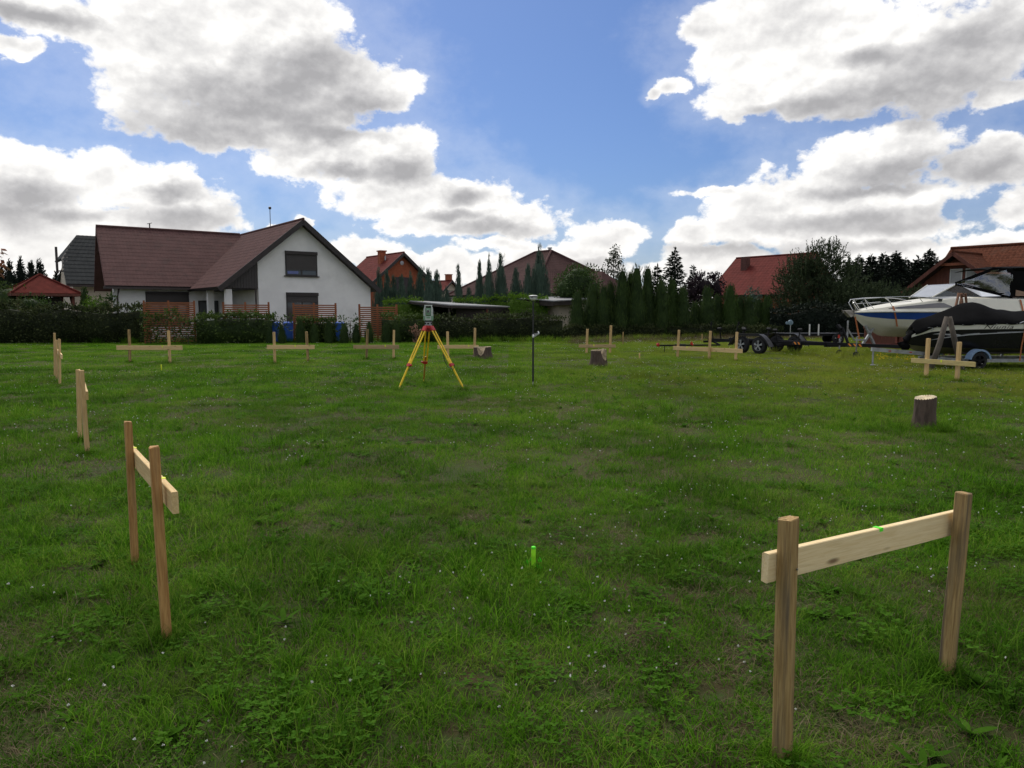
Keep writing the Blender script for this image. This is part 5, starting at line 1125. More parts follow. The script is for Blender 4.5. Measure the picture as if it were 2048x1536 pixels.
for nm, fx, fy in (('l', 796, 781), ('r', 929, 780), ('b', 847, 768)):
    ft = G(fx, fy) - off; tp = Vector((ft.x, ft.y, 0)).normalized() * 0.10 + Vector((0, 0, HZ - 0.05)); d = (ft - tp); Ln = d.length; d.normalize(); sd = Vector((-ft.y, ft.x, 0)).normalized(); mid = tp + d * Ln * 0.60
    lg = MB()
    for s_ in (-1, 1): lg.beam(tp + sd * s_ * 0.042 + d * 0.03, mid + sd * s_ * 0.034, 0.026, 0.030, sd, 0.004)
    leg = lg.build('leg', M_yel, o)
    MB().beam(tp + d * Ln * 0.50, ft - d * 0.13, 0.036, 0.030, sd, 0.005).build('lower_leg', M_strap if nm == 'b' else M_yel, leg)
    MB().beam(mid - d * 0.03 - sd * 0.001, mid + d * 0.035, 0.10, 0.055, sd.cross(d), 0.008).tube([mid + sd * 0.05, mid + sd * 0.085], 0.022, 8).build('clamp', M_redp, leg)
    MB().beam(tp - sd * 0.0 - d * 0.03, tp + d * 0.075, 0.115, 0.055, sd.cross(d), 0.012).build('hinge', M_redp, leg)
    MB().tube([ft - d * 0.13, ft - d * 0.10, ft + Vector((0, 0, -0.03))], [0.02, 0.018, 0.004], 8).build('steel_tip', M_yel, leg)
    if nm == 'r':
        c1 = tp + d * Ln * 0.32; c2 = mid + d * 0.05
        MB().tube([c1 + Vector((0, 0, 0)), c1 + Vector((0.02, -.03, -0.12)), c1 + Vector((0.05, -.03, -0.28)), c1 + Vector((0.11, -.03, -0.40)), c2 + Vector((0.02, -.04, -0.05)), c2 + Vector((0.05, -.03, 0.03)), c2 + Vector((0.03, -.02, 0.08))], 0.008, 6).build('carry_strap', M_black, leg)
# total station
o = root('total_station', (hd.x, hd.y, HZ + 0.002), 0.06, 'pale green and grey total station on top of the tripod', 'total station')
MB().lathe([(0.06, 0), (0.078, 0.006), (0.078, 0.02), (0.05, 0.024), (0.05, 0.055), (0.075, 0.06), (0.075, 0.075)], 20).build('tribrach', M_metal, o)
for k in range(3): MB().lathe([(0.02, 0.022), (0.022, 0.03), (0.022, 0.05), (0.018, 0.056)], 10, (0.062 * math.cos(k * 2.09 + .5), 0.062 * math.sin(k * 2.09 + .5), 0)).build('foot_screw', M_black, o)
MB().lathe([(0.07, 0.0755), (0.082, 0.08), (0.082, 0.10), (0.072, 0.104)], 20).build('collar', M_black, o)
pr = [(-0.098, 0.105), (0.098, 0.105), (0.105, 0.15), (0.098, 0.34), (0.085, 0.40), (0.06, 0.415), (-0.06, 0.415), (-0.085, 0.40), (-0.098, 0.34), (-0.105, 0.15)]
MB().prism([(x, -0.075, z) for x, z in [(-0.098, 0.105), (0.098, 0.105), (0.105, 0.15), (0.1, 0.205), (-0.1, 0.205), (-0.105, 0.15)]], (0, 0.15, 0)).build('base_housing', M_tsgreen, o)
for s_ in (-1, 1):
    yk = MB().prism([(s_ * 0.103, -0.07, 0.206), (s_ * 0.098, -0.07, 0.34), (s_ * 0.085, -0.07, 0.39), (s_ * 0.062, -0.07, 0.395), (s_ * 0.058, -0.07, 0.206)], (0, 0.14, 0)).build('yoke', M_tsgrey, o)
    MB().lathe([(0.02, -0.012), (0.022, 0), (0.016, 0.012)], 10, (s_ * 0.108, 0, 0.28), 'X').build('knob', M_black, yk)
hn = MB(); hn.box(-0.084, 0.084, -0.02, 0.02, 0.415, 0.44); hn.box(-0.084, -0.06, -0.02, 0.02, 0.396, 0.415); hn.box(0.06, 0.084, -0.02, 0.02, 0.396, 0.415); hn.build('handle', M_tsgrey, o)
tl = MB().box(-0.052, 0.052, -0.075, 0.075, 0.225, 0.375).build('telescope', M_tsgreen, o)
MB().lathe([(0.036, -0.115), (0.036, -0.076)], 16, (0, 0, 0.305), 'Y').build('lens_tube', M_tsgrey, tl); MB().lathe([(0.030, -0.118), (0.030, -0.1155)], 16, (0, 0, 0.305), 'Y').build('lens', M_lens, tl)
dp = MB().box(-0.062, 0.062, -0.085, -0.076, 0.115, 0.20).build('keypad', M_tsgrey, o); MB().box(-0.04, 0.04, -0.089, -0.0855, 0.15, 0.192).build('display', M_tsgreen, dp)

# ------------------------------------------------------------------ GNSS rover pole
b = G(1066, 774); top = P(1066, 590, b.y).z; o = root('rover_pole', b, 0, 'black survey rover pole with round receiver on top', 'rover pole')
MB().tube([(0, 0, -0.05), (0, 0, 0.04), (0, 0, 0.12)], [0.004, 0.012, 0.016], 10).build('tip', M_metal, o)
MB().tube([(0, 0, 0.12), (0, 0, 1.15)], 0.021, 12).build('lower_tube', M_black, o); MB().tube([(0, 0, 1.15), (0, 0, top - 0.13)], 0.016, 12).build('upper_tube', M_black, o)
MB().lathe([(0.02, 1.10), (0.024, 1.11), (0.024, 1.17), (0.02, 1.18)], 12).build('clamp', M_black, o)
rc = MB().lathe([(0.03, top - 0.12), (0.05, top - 0.11), (0.072, top - 0.075), (0.084, top - 0.05)], 24).build('receiver', M_whiteframe, o, True)
MB().lathe([(0.092, top - 0.05), (0.094, top - 0.045), (0.092, top - 0.028)], 24).build('band', M_black, rc); MB().lathe([(0.096, top - 0.027), (0.094, top - 0.016), (0.06, top - 0.004), (0.0, top)], 24, cap=False).build('dome', M_whiteframe, rc, True)
ct = MB().beam((-0.01, -0.05, 1.10), (0.12, -0.10, 1.19), 0.09, 0.035, (0, -0.6, 1), 0.006).build('controller', M_tsgrey, o); MB().beam((0.015, -0.073, 1.138), (0.10, -0.105, 1.198), 0.07, 0.006, (0, -0.6, 1)).build('screen', M_lens, ct)
MB().beam((0, -0.01, 1.10), (0.0, -0.07, 1.10), 0.05, 0.05).build('bracket', M_black, o)

# ------------------------------------------------------------------ wheels and trailers
M_tyre = mat('tyre rubber', (0.016, 0.016, 0.017), 0.85, 0.2, 8); M_rim = mat('alloy rim', (0.50, 0.51, 0.53), 0.35, 0.1, metal=0.7); M_blacksteel = mat('black steel', (0.010, 0.010, 0.011), 0.6, 0.2, 4, spec=0.15); M_fender = mat('black fender', (0.014, 0.014, 0.016), 0.4, 0.15, 3, spec=0.35)
M_galv = mat('dull galvanised', (0.34, 0.35, 0.35), 0.55, 0.25, 5, metal=0.3, dirt=(0.16, 0.13, 0.10), dscale=3); M_rust = mat('rust red steel', (0.15, 0.036, 0.024), 0.8, 0.3, 4); M_lamp = mat('red lamp lens', (0.45, 0.03, 0.02), 0.25, 0.1); M_or = mat('orange reflector', (0.80, 0.26, 0.02), 0.4, 0.1)
def wheel(parent, x, y, r, wdt, face=-1, spokes=5, rimm=None):
    wl = MB().lathe([(r * 0.62, -wdt / 2), (r * 0.9, -wdt / 2), (r, -wdt * 0.32), (r, wdt * 0.32), (r * 0.9, wdt / 2), (r * 0.62, wdt / 2)], 28, (x, y, r), 'Y', False).build('wheel', M_tyre, parent, True)
    rm = MB(); f = y + face * wdt * 0.42
    rm.lathe([(r * 0.55, min(f, y) - 0.0), (r * 0.635, f)] if face > 0 else [(r * 0.635, f), (r * 0.55, y)], 24, (x, 0, r), 'Y', False)
    rm.lathe([(0.02, f - 0.012), (r * 0.16, f - 0.012), (r * 0.16, f + 0.012), (0.02, f + 0.012)], 14, (x, 0, r), 'Y')
    for k in range(spokes):
        for dl in (-0.13, 0.13):
            a = 6.283 * k / spokes + 0.3
            rm.beam((x + r * 0.12 * math.cos(a), f, r + r * 0.12 * math.sin(a)), (x + r * 0.60 * math.cos(a + dl), f, r + r * 0.60 * math.sin(a + dl)), 0.028, r * 0.085, (0, 1, 0))
    rm.build('rim', rimm or M_rim, wl)
    MB().lathe([(0.01, y + 0.0), (r * 0.56, y + 0.002), (r * 0.56, y + 0.012), (0.01, y + 0.012)], 20, (x, 0, r), 'Y').build('brake_disc', M_blacksteel, wl)
    return wl
def chevron(parent, x0, x1, y, z0, z1):
    p = MB().box(x0, x1, y, y + 0.008, z0, z1).build('warning_plate', M_black, parent); n = 3; w_ = (x1 - x0) / n
    for k in range(n): MB().prism([(x0 + w_ * (k + .12), y - 0.004, z1 - 0.01), (x0 + w_ * (k + .5), y - 0.004, z1 - 0.01), (x0 + w_ * (k + .9), y - 0.004, z0 + 0.01), (x0 + w_ * (k + .5), y - 0.004, z0 + 0.01)], (0, 0.003, 0)).build('stripe', M_or, p)
# --- empty tandem boat trailer
tz = math.atan2(-0.85, 0.52); o = root('boat_trailer', (10.15, 29.7, 0), tz, 'empty black tandem-axle boat trailer with alloy wheels', 'trailer')
for s_ in (-1, 1):
    for x in (-0.43, 0.43): wheel(o, x, s_ * 1.02, 0.33, 0.2, s_)
    y0, y1 = sorted((s_ * 0.88, s_ * 1.16)); fr = []
    for k in range(21):
        t = k / 20; x = -1.0 + 2.0 * t; z = 0.30 + 0.46 * min(1, (1 - abs(2 * t - 1) ** 3.2) * 1.12); fr.append([(x, y0, z), (x, y1, z)])
    f1 = MB().grid(fr).grid([[(p[0][0], s_ * 1.16, p[0][2]), (p[0][0], s_ * 1.16, p[0][2] - 0.07)] for p in fr]).build('fender', M_fender, o)
    MB().tube([(p[0][0], s_ * 1.165, p[0][2] + 0.004) for p in fr], 0.014, 6).build('fender_edge', M_blacksteel, f1)
    MB().beam((-2.6, s_ * 0.62, 0.45), (1.2, s_ * 0.62, 0.45), 0.07, 0.12).beam((1.2, s_ * 0.62, 0.45), (2.6, s_ * 0.06, 0.45), 0.07, 0.12).build('side_rail', M_blacksteel, o)
    for x in (-1.9, -0.6, 0.9): MB().tube([(x, s_ * 0.62, 0.5), (x, s_ * 0.72, 0.88)], 0.025, 6).tube([(x - 0.09, s_ * 0.72, 0.92), (x + 0.09, s_ * 0.72, 0.92)], 0.055, 8).build('roller', M_blacksteel, o)
    MB().tube([(-2.3, s_ * 0.66, 0.5), (-2.3, s_ * 0.8, 1.05), (-2.25, s_ * 0.82, 1.12)], 0.02, 6).lathe([(0.035, 1.05), (0.035, 1.2)], 8, (-2.27, s_ * 0.815, 0)).build('guide_post', M_blacksteel, o)
for x in (-2.5, -0.43, 0.43, 1.2): MB().beam((x, -0.98, 0.38), (x, 0.98, 0.38), 0.08, 0.08).build('crossbeam', M_blacksteel, o)
MB().beam((0.6, 0, 0.47), (5.6, 0, 0.46), 0.10, 0.11).build('drawbar', M_blacksteel, o)
MB().beam((5.6, 0, 0.47), (5.85, 0, 0.47), 0.08, 0.07).lathe([(0.05, 0.40), (0.06, 0.44), (0.04, 0.5)], 10, (5.9, 0, 0)).build('coupling', M_galv, o)
j = MB().tube([(3.9, -0.12, 0.22), (3.9, -0.12, 0.75)], 0.024, 8).tube([(3.9, -0.12, 0.74), (4.02, -0.2, 0.78)], 0.012, 6).build('jockey_leg', M_galv, o); MB().lathe([(0.05, -0.04), (0.115, -0.035), (0.115, 0.035), (0.05, 0.04)], 18, (3.9, -0.12, 0.115), 'Y').build('jockey_wheel', M_tyre, j)
chevron(o, 3.5, 4.1, -0.065, 0.40, 0.51); chevron(o, 1.4, 1.9, -0.52, 0.40, 0.51)
wp = MB().beam((3.0, -0.02, 0.5), (3.25, -0.02, 1.05), 0.07, 0.07).beam((3.5, -0.02, 0.5), (3.25, -0.02, 1.05), 0.07, 0.07).beam((3.2, -0.02, 1.0), (3.05, -0.02, 1.15), 0.14, 0.08).build('winch_post', M_blacksteel, o)
MB().lathe([(0.04, -0.1), (0.07, -0.09), (0.07, 0.09), (0.04, 0.1)], 12, (3.28, 0, 0.83), 'Y').build('winch', M_blacksteel, wp); MB().box(3.12, 3.2, -0.075, -0.062, 0.68, 0.8).build('reflector', M_lamp, wp)
MB().tube([(-0.43, -1.0, 0.33), (-0.43, 1.0, 0.33)], 0.035, 8).tube([(0.43, -1.0, 0.33), (0.43, 1.0, 0.33)], 0.035, 8).build('axle', M_blacksteel, o)
iv = Matrix.Rotation(-tz, 4, 'Z'); W2 = lambda px, py, Y: iv @ (P(px, py, Y) - Vector((10.15, 29.7, 0)))
a, c = W2(1316, 691, 29.5), W2(1440, 690, 31.2)
MB().beam(a, c, 0.05, 0.06).build('light_beam', M_blacksteel, o); MB().beam(c, (-2.5, -0.62, 0.44), 0.05, 0.06).build('light_arm', M_blacksteel, o)
lb = MB().lathe([(0.02, -0.03), (0.07, -0.025), (0.075, 0.02), (0.02, 0.04)], 12, tuple(a + Vector((0, 0, 0.03))), 'X').build('tail_lamp', M_lamp, o)
q = a.lerp(c, 0.52); MB().prism([q + Vector((-0.09, 0, 0.0)), q + Vector((0.09, 0, 0)), q + Vector((0, 0, 0.15))], (0.02, 0.03, 0)).build('tail_reflector', M_lamp, o)
MB().beam(a.lerp(c, .28), a.lerp(c, .42), 0.12, 0.1).build('lamp_board', M_black, o)
MB().tube([a.lerp(c, .1), a.lerp(c, .1) * 1.0 - Vector((0, 0, a.z + .02))], 0.015, 6).build('prop', M_blacksteel, o)
# --- dark low trailer standing behind it
o = root('flat_trailer', (P(1640, 690, 38).x, 38, 0), -0.12, 'low dark flat trailer with upright white stakes behind the empty boat trailer', 'trailer')
MB().box(-2.2, 2.0, -0.8, 0.8, 0.42, 0.54).build('bed', M_blacksteel, o); MB().beam((-2.2, 0, 0.45), (-3.4, 0, 0.45), 0.1, 0.1).build('drawbar', M_blacksteel, o)
for x in (-0.55, -0.15): pass
for x in (-0.75, -0.32): MB().box(x - 0.03, x + 0.03, -0.83, -0.80, 0.45, 1.0).build('stake', M_whiteframe, o)
for y in (-0.86, 0.86): wheel(o, 0.6, y, 0.28, 0.16, -1 if y < 0 else 1, rimm=M_galv)
MB().box(0.3, 0.9, -0.97, -0.76, 0.58, 0.61).build('mudguard', M_blacksteel, o)
o = root('garden_lamp', (P(1580, 680, 36).x, 36, 0), 0, 'round blue-grey reflector on a thin stem behind the empty trailer', 'reflector')
MB().tube([(0, 0, 0), (0, 0, 0.98)], 0.018, 6).build('stem', M_galv, o); MB().lathe([(0.05, -0.03), (0.12, -0.02), (0.13, 0.02), (0.05, 0.03)], 16, (0, 0, 1.1), 'Y').build('disc', mat('blue grey', (0.16, 0.23, 0.29), 0.4, 0.2), o)
MB().lathe([(0.02, -0.02), (0.07, -0.02), (0.07, 0.02), (0.02, 0.02)], 12, (-0.17, 0, 1.08), 'Y').build('disc', MATS['blue grey'], o)

# ------------------------------------------------------------------ boats
def loft(sts, fr0, fr1, side, off=0.0, n=3, x0=None, x1=None):
    """surface between fractions of each station's side line; stations: (x, [(halfbreadth, z), ...polyline keel..sheer])"""
    rows = []
    for x, pts, in sts:
        if (x0 is not None and x < x0 - 1e-6) or (x1 is not None and x > x1 + 1e-6): continue
        a, c = (fr0(x) if callable(fr0) else fr0), (fr1(x) if callable(fr1) else fr1); rw = []
        for k in range(n + 1):
            f = a + (c - a) * k / n; b_, z = pts(f); rw.append((x, side * (b_ + off), z))
        rows.append(rw)
    return MB().grid(rows)
def interp(x, tab):
    for (x0, *a), (x1, *c) in zip(tab, tab[1:]):
        if x <= x1: t = max(0, (x - x0) / (x1 - x0)); return [p + (q - p) * t for p, q in zip(a, c)]
    return list(tab[-1][1:])
M_gel = mat('cream gelcoat', (0.70, 0.68, 0.58), 0.3, 0.06, 2.0, spec=0.5, dirt=(0.60, 0.57, 0.47), dscale=1.2); M_gelw = mat('white gelcoat', (0.66, 0.65, 0.58), 0.3, 0.05, 2.0, spec=0.5)
M_bstripe = mat('blue stripe', (0.014, 0.065, 0.30), 0.3, 0.1, 2.0, spec=0.5); M_navy = mat('dark navy gelcoat', (0.009, 0.009, 0.012), 0.22, 0.1, 2.0, spec=0.3); M_canvas = mat('black canvas', (0.0065, 0.0065, 0.007), 0.9, 0.2, 3.0, 0.3, 12, spec=0.03)
M_silver = mat('silver decal', (0.42, 0.43, 0.46), 0.35, 0.05); M_strapo = mat('orange strap', (0.44, 0.15, 0.055), 0.8, 0.25); M_chrome = mat('stainless tube', (0.60, 0.61, 0.62), 0.25, 0.05, metal=0.9); M_anti = mat('olive antifouling', (0.13, 0.125, 0.06), 0.8, 0.25, 2.0)
M_glassgrey = glass('grey windscreen', (0.56, 0.58, 0.60), 0.32, 0.04); M_vinyl = glass('clear vinyl', (0.62, 0.66, 0.70), 0.16, 0.14); M_boatwin = pane_mat('dark boat window', (0.10, 0.10, 0.115), 0.1)
# --- white cruiser with blue stripe
bow = P(1708, 620, 28); o = root('motor_boat', (bow.x, bow.y, 0), math.atan2(0.12, 0.99), 'large cream cabin cruiser with blue hull stripe on a trailer', 'boat'); o.scale = (1.09, 1, 1)
TAB = [(0.0, 0.04, 1.60, 0.01, 1.50, 1.44), (0.35, 0.42, 1.62, 0.12, 1.22, 1.10), (0.95, 0.80, 1.63, 0.42, 1.05, 0.72), (1.8, 1.05, 1.63, 0.78, 1.00, 0.68), (3.2, 1.2, 1.62, 1.02, 0.98, 0.66), (5.5, 1.22, 1.60, 1.08, 0.96, 0.66), (7.8, 1.15, 1.58, 1.04, 0.95, 0.68)]
def st1(x):
    bs, zs, bc, zc, zk = interp(x, TAB)
    def pts(f):
        if f < 0.4: t = f / 0.4; return bc * t, zk + (zc - zk) * t
        t = (f - 0.4) / 0.6; return bc + (bs - bc) * (t ** 0.8), zc + (zs - zc) * t
    return pts
XS = [7.8 * (i / 40) ** 1.25 for i in range(41)]; S1 = [(x, st1(x)) for x in XS]
hl = MB()
for s_ in (-1, 1): m_ = loft(S1, 0, 0.72, s_, n=10); hl.add(m_.v, m_.f)
hull = hl.build('hull', M_gel, o, True)
for s_ in (-1, 1):
    loft(S1, 0.72, 0.97, s_, n=4).build('blue_stripe', M_bstripe, hull, True); loft(S1, 0.97, 1.0, s_, n=1).build('sheer_band', M_gelw, hull, True)
    MB().tube([(x, s_ * (st1(x)(1.0)[0] + 0.012), st1(x)(1.0)[1]) for x in XS], 0.03, 6).build('rub_rail', M_gelw, hull)
DK = [(0.0, 0.02), (0.5, 0.12), (1.2, 0.26), (2.4, 0.48), (3.0, 0.56), (7.8, 0.56)]
def deckpt(x, f, s_=1):
    bs, zs = st1(x)(1.0); h_ = interp(x, DK)[0]
    if f < 0.55: t = f / 0.55; return (x, s_ * bs * (1 - 0.16 * t), zs + 0.01 + h_ * 0.86 * t)
    t = (f - 0.55) / 0.45; return (x, s_ * bs * 0.84 * (1 - t), zs + 0.01 + h_ * (0.86 + 0.14 * t))
dk = MB()
for s_ in (-1, 1): dk.grid([[deckpt(x, f, s_) for f in (0, 0.18, 0.38, 0.5, 0.55, 0.62, 0.8, 1.0)] for x in XS if x < 7.7])
deck = dk.build('deck', M_gel, o, True)
MB().prism([(7.78, y, z) for y, z in ((-1.15, 1.58), (-1.04, 0.95), (0, 0.68), (1.04, 0.95), (1.15, 1.58))], (0.04, 0, 0)).build('transom', M_gel, o)
for s_ in (-1, 1):
    wd = MB().grid([[Vector(deckpt(x, f, s_)) + Vector((0, s_ * 0.012, 0.004)) for f in (f0, f1)] for x, f0, f1 in ((0.85, 0.30, 0.36), (1.2, 0.22, 0.40), (1.8, 0.18, 0.40), (2.4, 0.17, 0.40), (2.6, 0.17, 0.38), (2.85, 0.17, 0.22))]); wd.build('cabin_window', M_boatwin, deck)
    MB().grid([[Vector(deckpt(x, f, s_)) + Vector((0, s_ * 0.012, 0.004)) for f in (f0, f1)] for x, f0, f1 in ((5.85, 0.30, 0.46), (6.0, 0.2, 0.46), (7.0, 0.2, 0.46))]).build('side_window', M_boatwin, deck)
    MB().box(2.42, 2.54, s_ * 1.0 - 0.02, s_ * 1.0 + 0.02, 2.0, 2.09).build('nav_light', M_trim, deck)
    # pulpit rail
    rp = [(0.02, s_ * 0.10, 1.66), (-0.12, s_ * 0.16, 1.95), (-0.02, s_ * 0.22, 2.08), (0.25, s_ * 0.40, 2.10), (0.8, s_ * 0.74, 2.15), (1.5, s_ * 0.95, 2.17), (2.1, s_ * 1.02, 2.14), (2.55, s_ * 1.03, 2.08)]
    rl = MB().tube(rp, 0.016, 6)
    rl.tube([(0.3, s_ * 0.30, 1.72), (0.1, s_ * 0.28, 1.98), (0.18, s_ * 0.34, 2.09)], 0.015, 6)
    rl.tube([(0.25, s_ * 0.36, 1.92), (0.8, s_ * 0.72, 1.95), (1.5, s_ * 0.92, 2.0)], 0.010, 6)
    for a_, c_ in (((0.45, 0.46, 1.74), (0.15, 0.36, 2.10)), ((0.95, 0.72, 1.82), (0.75, 0.72, 2.145)), ((1.9, 0.93, 1.98), (1.7, 0.98, 2.16))): rl.tube([(a_[0], s_ * a_[1], a_[2]), (c_[0], s_ * c_[1], c_[2])], 0.012, 6)
    rl.build('bow_rail', M_chrome, o)
    # windscreen side, canopy side
    w0, w1, w2, w3 = (2.45, s_ * 0.62, 2.17), (3.15, s_ * 0.80, 2.66), (5.0, s_ * 0.98, 2.20), (4.9, s_ * 0.98, 2.24)
    ws = MB().prism([(2.45, s_ * 0.66, 2.17), (3.2, s_ * 0.82, 2.64), (5.0, s_ * 0.97, 2.20), (4.0, s_ * 0.97, 2.17)], (0, s_ * 0.01, 0)).build('windscreen', M_glassgrey, o)
    MB().tube([(2.42, s_ * 0.66, 2.16), (3.2, s_ * 0.82, 2.65)], 0.022, 6).build('windscreen_frame', M_gelw, ws)
    cv = MB(); A0, A1, A2, A3 = Vector((3.12, s_ * 0.82, 2.64)), Vector((4.35, s_ * 0.92, 3.16)), Vector((5.05, s_ * 0.99, 3.12)), Vector((5.1, s_ * 1.0, 2.16))
    for a_, c_, wd_ in ((A0, A1, 0.11), (A1, A2, 0.16), (A2, A3, 0.12), (A3, A0, 0.11)): cv.beam(a_, c_, 0.02, wd_, (0, 0, 1) if abs(a_.x - c_.x) > 0.2 else (1, 0, 0))
    if s_ > 0:
        MB().prism([(5.12, 0.98, 2.2), (5.12, 0.98, 3.1), (7.4, 0.98, 3.1), (7.4, 0.98, 2.2)], (0, 0.02, 0)).build('canopy_side', M_canvas, o); continue
    sc_ = cv.build('canopy_side', M_canvas, o)
    nv = 9; rows_ = []
    for i in range(nv + 1):
        t = i / nv; lo = A0.lerp(A3, t); hi = A0.lerp(A1, t / 0.62) if t < 0.62 else A1.lerp(A2, (t - 0.62) / 0.38)
        rows_.append([lo.lerp(hi, k / 6) + Vector((0, s_ * (0.02 * math.sin(9 * t + k * 1.3) + 0.015 * math.sin(17 * t * t - k * 2) * t), 0)) for k in range(7)])
    MB().grid(rows_).build('clear_window', M_vinyl, sc_, True)
    MB().prism([(5.12, s_ * 0.98, 2.2), (5.12, s_ * 0.98, 3.1), (7.4, s_ * 0.98, 3.1), (7.4, s_ * 0.98, 2.2)], (0, s_ * 0.02, 0)).build('canopy_panel', M_canvas, sc_)
    MB().prism([(5.2, s_ * 1.01, 2.2), (5.2, s_ * 1.01, 2.42), (5.75, s_ * 1.01, 2.30), (6.2, s_ * 1.01, 2.2)], (0, s_ * 0.012, 0)).build('cockpit_side', mat('tan vinyl', (0.30, 0.19, 0.13), 0.7, 0.2), sc_)
MB().prism([(2.45, -0.66, 2.17), (3.2, -0.82, 2.64), (3.2, 0.82, 2.64), (2.45, 0.66, 2.17)], (-0.01, 0, 0.01)).build('windscreen', M_glassgrey, o)
tp = MB().grid([[(x, y, z - 0.10 * (y / 1.0) ** 2) for y in (-1.0, -0.75, -0.4, 0, 0.4, 0.75, 1.0)] for x, z in ((4.3, 3.22), (4.8, 3.30), (5.6, 3.33), (6.6, 3.30), (7.45, 3.22))]); tp.build('canopy_top', M_canvas, o, True)
an = MB().beam((-0.38, 0, 1.62), (0.25, 0, 1.66), 0.10, 0.08).prism([(-0.40, -0.12, 1.66), (-0.18, -0.16, 1.42), (-0.02, -0.1, 1.50), (-0.10, -0.05, 1.68)], (0.0, 0.24, 0.0)).build('anchor_and_roller', mat('weathered metal', (0.26, 0.24, 0.20), 0.6, 0.4, 8, metal=0.3), o)
for x0, x1, z0 in ((0.98, 1.45, 0.80), (5.35, 5.3, 0.9)):
    bs, zs = st1(x0)(1.0); sp_ = [Vector(deckpt(x0, 0.5, -1)) + Vector((0, -0.02, 0.02)), Vector(deckpt(x0, 0.1, -1)) + Vector((0, -0.03, 0))] + [Vector((x0 + (x1 - x0) * (1 - f), -(st1(x0 + (x1 - x0) * (1 - f))(f)[0] + 0.015), st1(x0 + (x1 - x0) * (1 - f))(f)[1])) for f in (0.95, 0.7, 0.45)]
    mb = MB(); wv = 0.03
    mb.grid([[p + Vector((-wv, 0, 0)), p + Vector((wv, 0, 0))] for p in sp_]); mb.build('lashing_strap', M_strapo, o)
MB().grid([[Vector((0.0, -0.05, 1.45)), Vector((0.05, -0.05, 1.45))], [Vector((0.12, -0.05, 0.9)), Vector((0.18, -0.05, 0.9))], [Vector((0.22, -0.05, 0.45)), Vector((0.29, -0.05, 0.45))]]).build('winch_strap', M_strapo, o)
# its trailer
o = root('cruiser_trailer', (bow.x, bow.y, 0), math.atan2(0.12, 0.99), 'rust red trailer carrying the cream cabin cruiser', 'trailer')
for s_ in (-1, 1):
    MB().beam((0.5, s_ * 0.25, 0.36), (7.2, s_ * 0.8, 0.36), 0.08, 0.14).build('side_rail', M_rust, o)
    for x in (4.2, 4.95): wheel(o, x, s_ * 1.15, 0.3, 0.18, s_, rimm=M_galv)
    for x in (2.2, 5.8): MB().beam((x, s_ * 0.6, 0.4), (x, s_ * 0.62, 0.86), 0.1, 0.1).build('bunk', M_rust, o)
MB().beam((-1.1, 0, 0.38), (0.6, 0, 0.38), 0.1, 0.12).build('drawbar', M_blacksteel, o)
for x in (1.2, 4.2, 4.95, 6.8): MB().beam((x, -0.95, 0.33), (x, 0.95, 0.33), 0.08, 0.08).build('crossbeam', M_rust, o)
for a_, c_ in (((0.35, -0.1, 0.42), (0.75, -0.1, 1.05)), ((0.8, -0.1, 0.42), (0.42, -0.1, 1.1))): MB().beam(a_, c_, 0.07, 0.09, (0, 1, 0)).build('winch_brace', M_galv, o)
ps = MB().tube([(-0.28, -0.1, 0.42), (-0.28, -0.1, 1.3)], 0.03, 8).build('bow_post', M_galv, o); MB().beam((-0.25, -0.1, 0.95), (0.02, -0.1, 0.55), 0.03, 0.05).build('brace', M_galv, ps)
MB().beam((0.0, -0.1, 0.58), (0.45, -0.1, 0.58), 0.05, 0.06).build('tie', M_galv, o)
mb = MB().tube([(-0.6, -0.15, 0.25), (-0.6, -0.15, 0.7)], 0.025, 8).build('jockey_leg', M_galv, o); MB().lathe([(0.05, -0.04), (0.11, -0.035), (0.11, 0.035), (0.05, 0.04)], 16, (-0.6, -0.15, 0.11), 'Y').build('jockey_wheel', M_tyre, mb)
# --- low red-brown wall seen under the cruiser
o = root('garden_wall', (P(1728, 690, 35).x, 35, 0), 0.10, 'low red-brown board wall seen under the cruiser bow', 'wall'); o['kind'] = 'thing'
bm_ = MB().box(0, 0.19, 0, 0.03, 0, 1.12).mesh('board', M_redwood)
for k in range(24): q = link(bpy.data.objects.new('board', bm_), o); q.location = (k * 0.2, 0, 0.012 * (k % 3))
MB().box(-0.02, 4.82, 0.032, 0.09, 0.85, 0.95).build('rail', M_redwood, o)

# --- black and white speedboat under a cover, nearer
bw = Vector((P(1812, 680, 22).x, 22.0, 0)); RB = math.atan2(0.10, 0.995)
o = root('speed_boat', bw, RB, 'black and white speedboat under a black cover, silver flashes on its hull', 'boat')
TB = [(0.0, 0.03, 0.86, 0.02, 0.72, 0.66), (0.12, 0.20, 1.00, 0.08, 0.66, 0.56), (0.45, 0.50, 1.20, 0.30, 0.62, 0.44), (1.0, 0.76, 1.275, 0.58, 0.60, 0.40), (2.0, 0.95, 1.30, 0.82, 0.59, 0.38), (3.4, 1.0, 1.32, 0.88, 0.60, 0.38), (5.0, 0.96, 1.32, 0.86, 0.60, 0.40)]
def st2(x):
    bs, zs, bc, zc, zk = interp(x, TB)
    def pts(f):
        if f < 0.3: t = f / 0.3; return bc * t, zk + (zc - zk) * t
        t = (f - 0.3) / 0.7; return bc + (bs - bc) * t ** 0.85, zc + (zs - zc) * t
    return pts
X2 = [5.0 * (i / 50) ** 1.3 for i in range(51)]; S2 = [(x, st2(x)) for x in X2]
def zfrac(x, z):
    zs, zc = interp(x, TB)[1], interp(x, TB)[3]; return 0.3 + 0.7 * (z - zc) / (zs - zc)
WLO = [(0.0, 0.84), (0.15, 0.92), (0.45, 1.05), (1.0, 1.12), (2.0, 1.14), (5.0, 1.16)]
fw = lambda x: min(0.999, zfrac(x, interp(x, WLO)[0]))
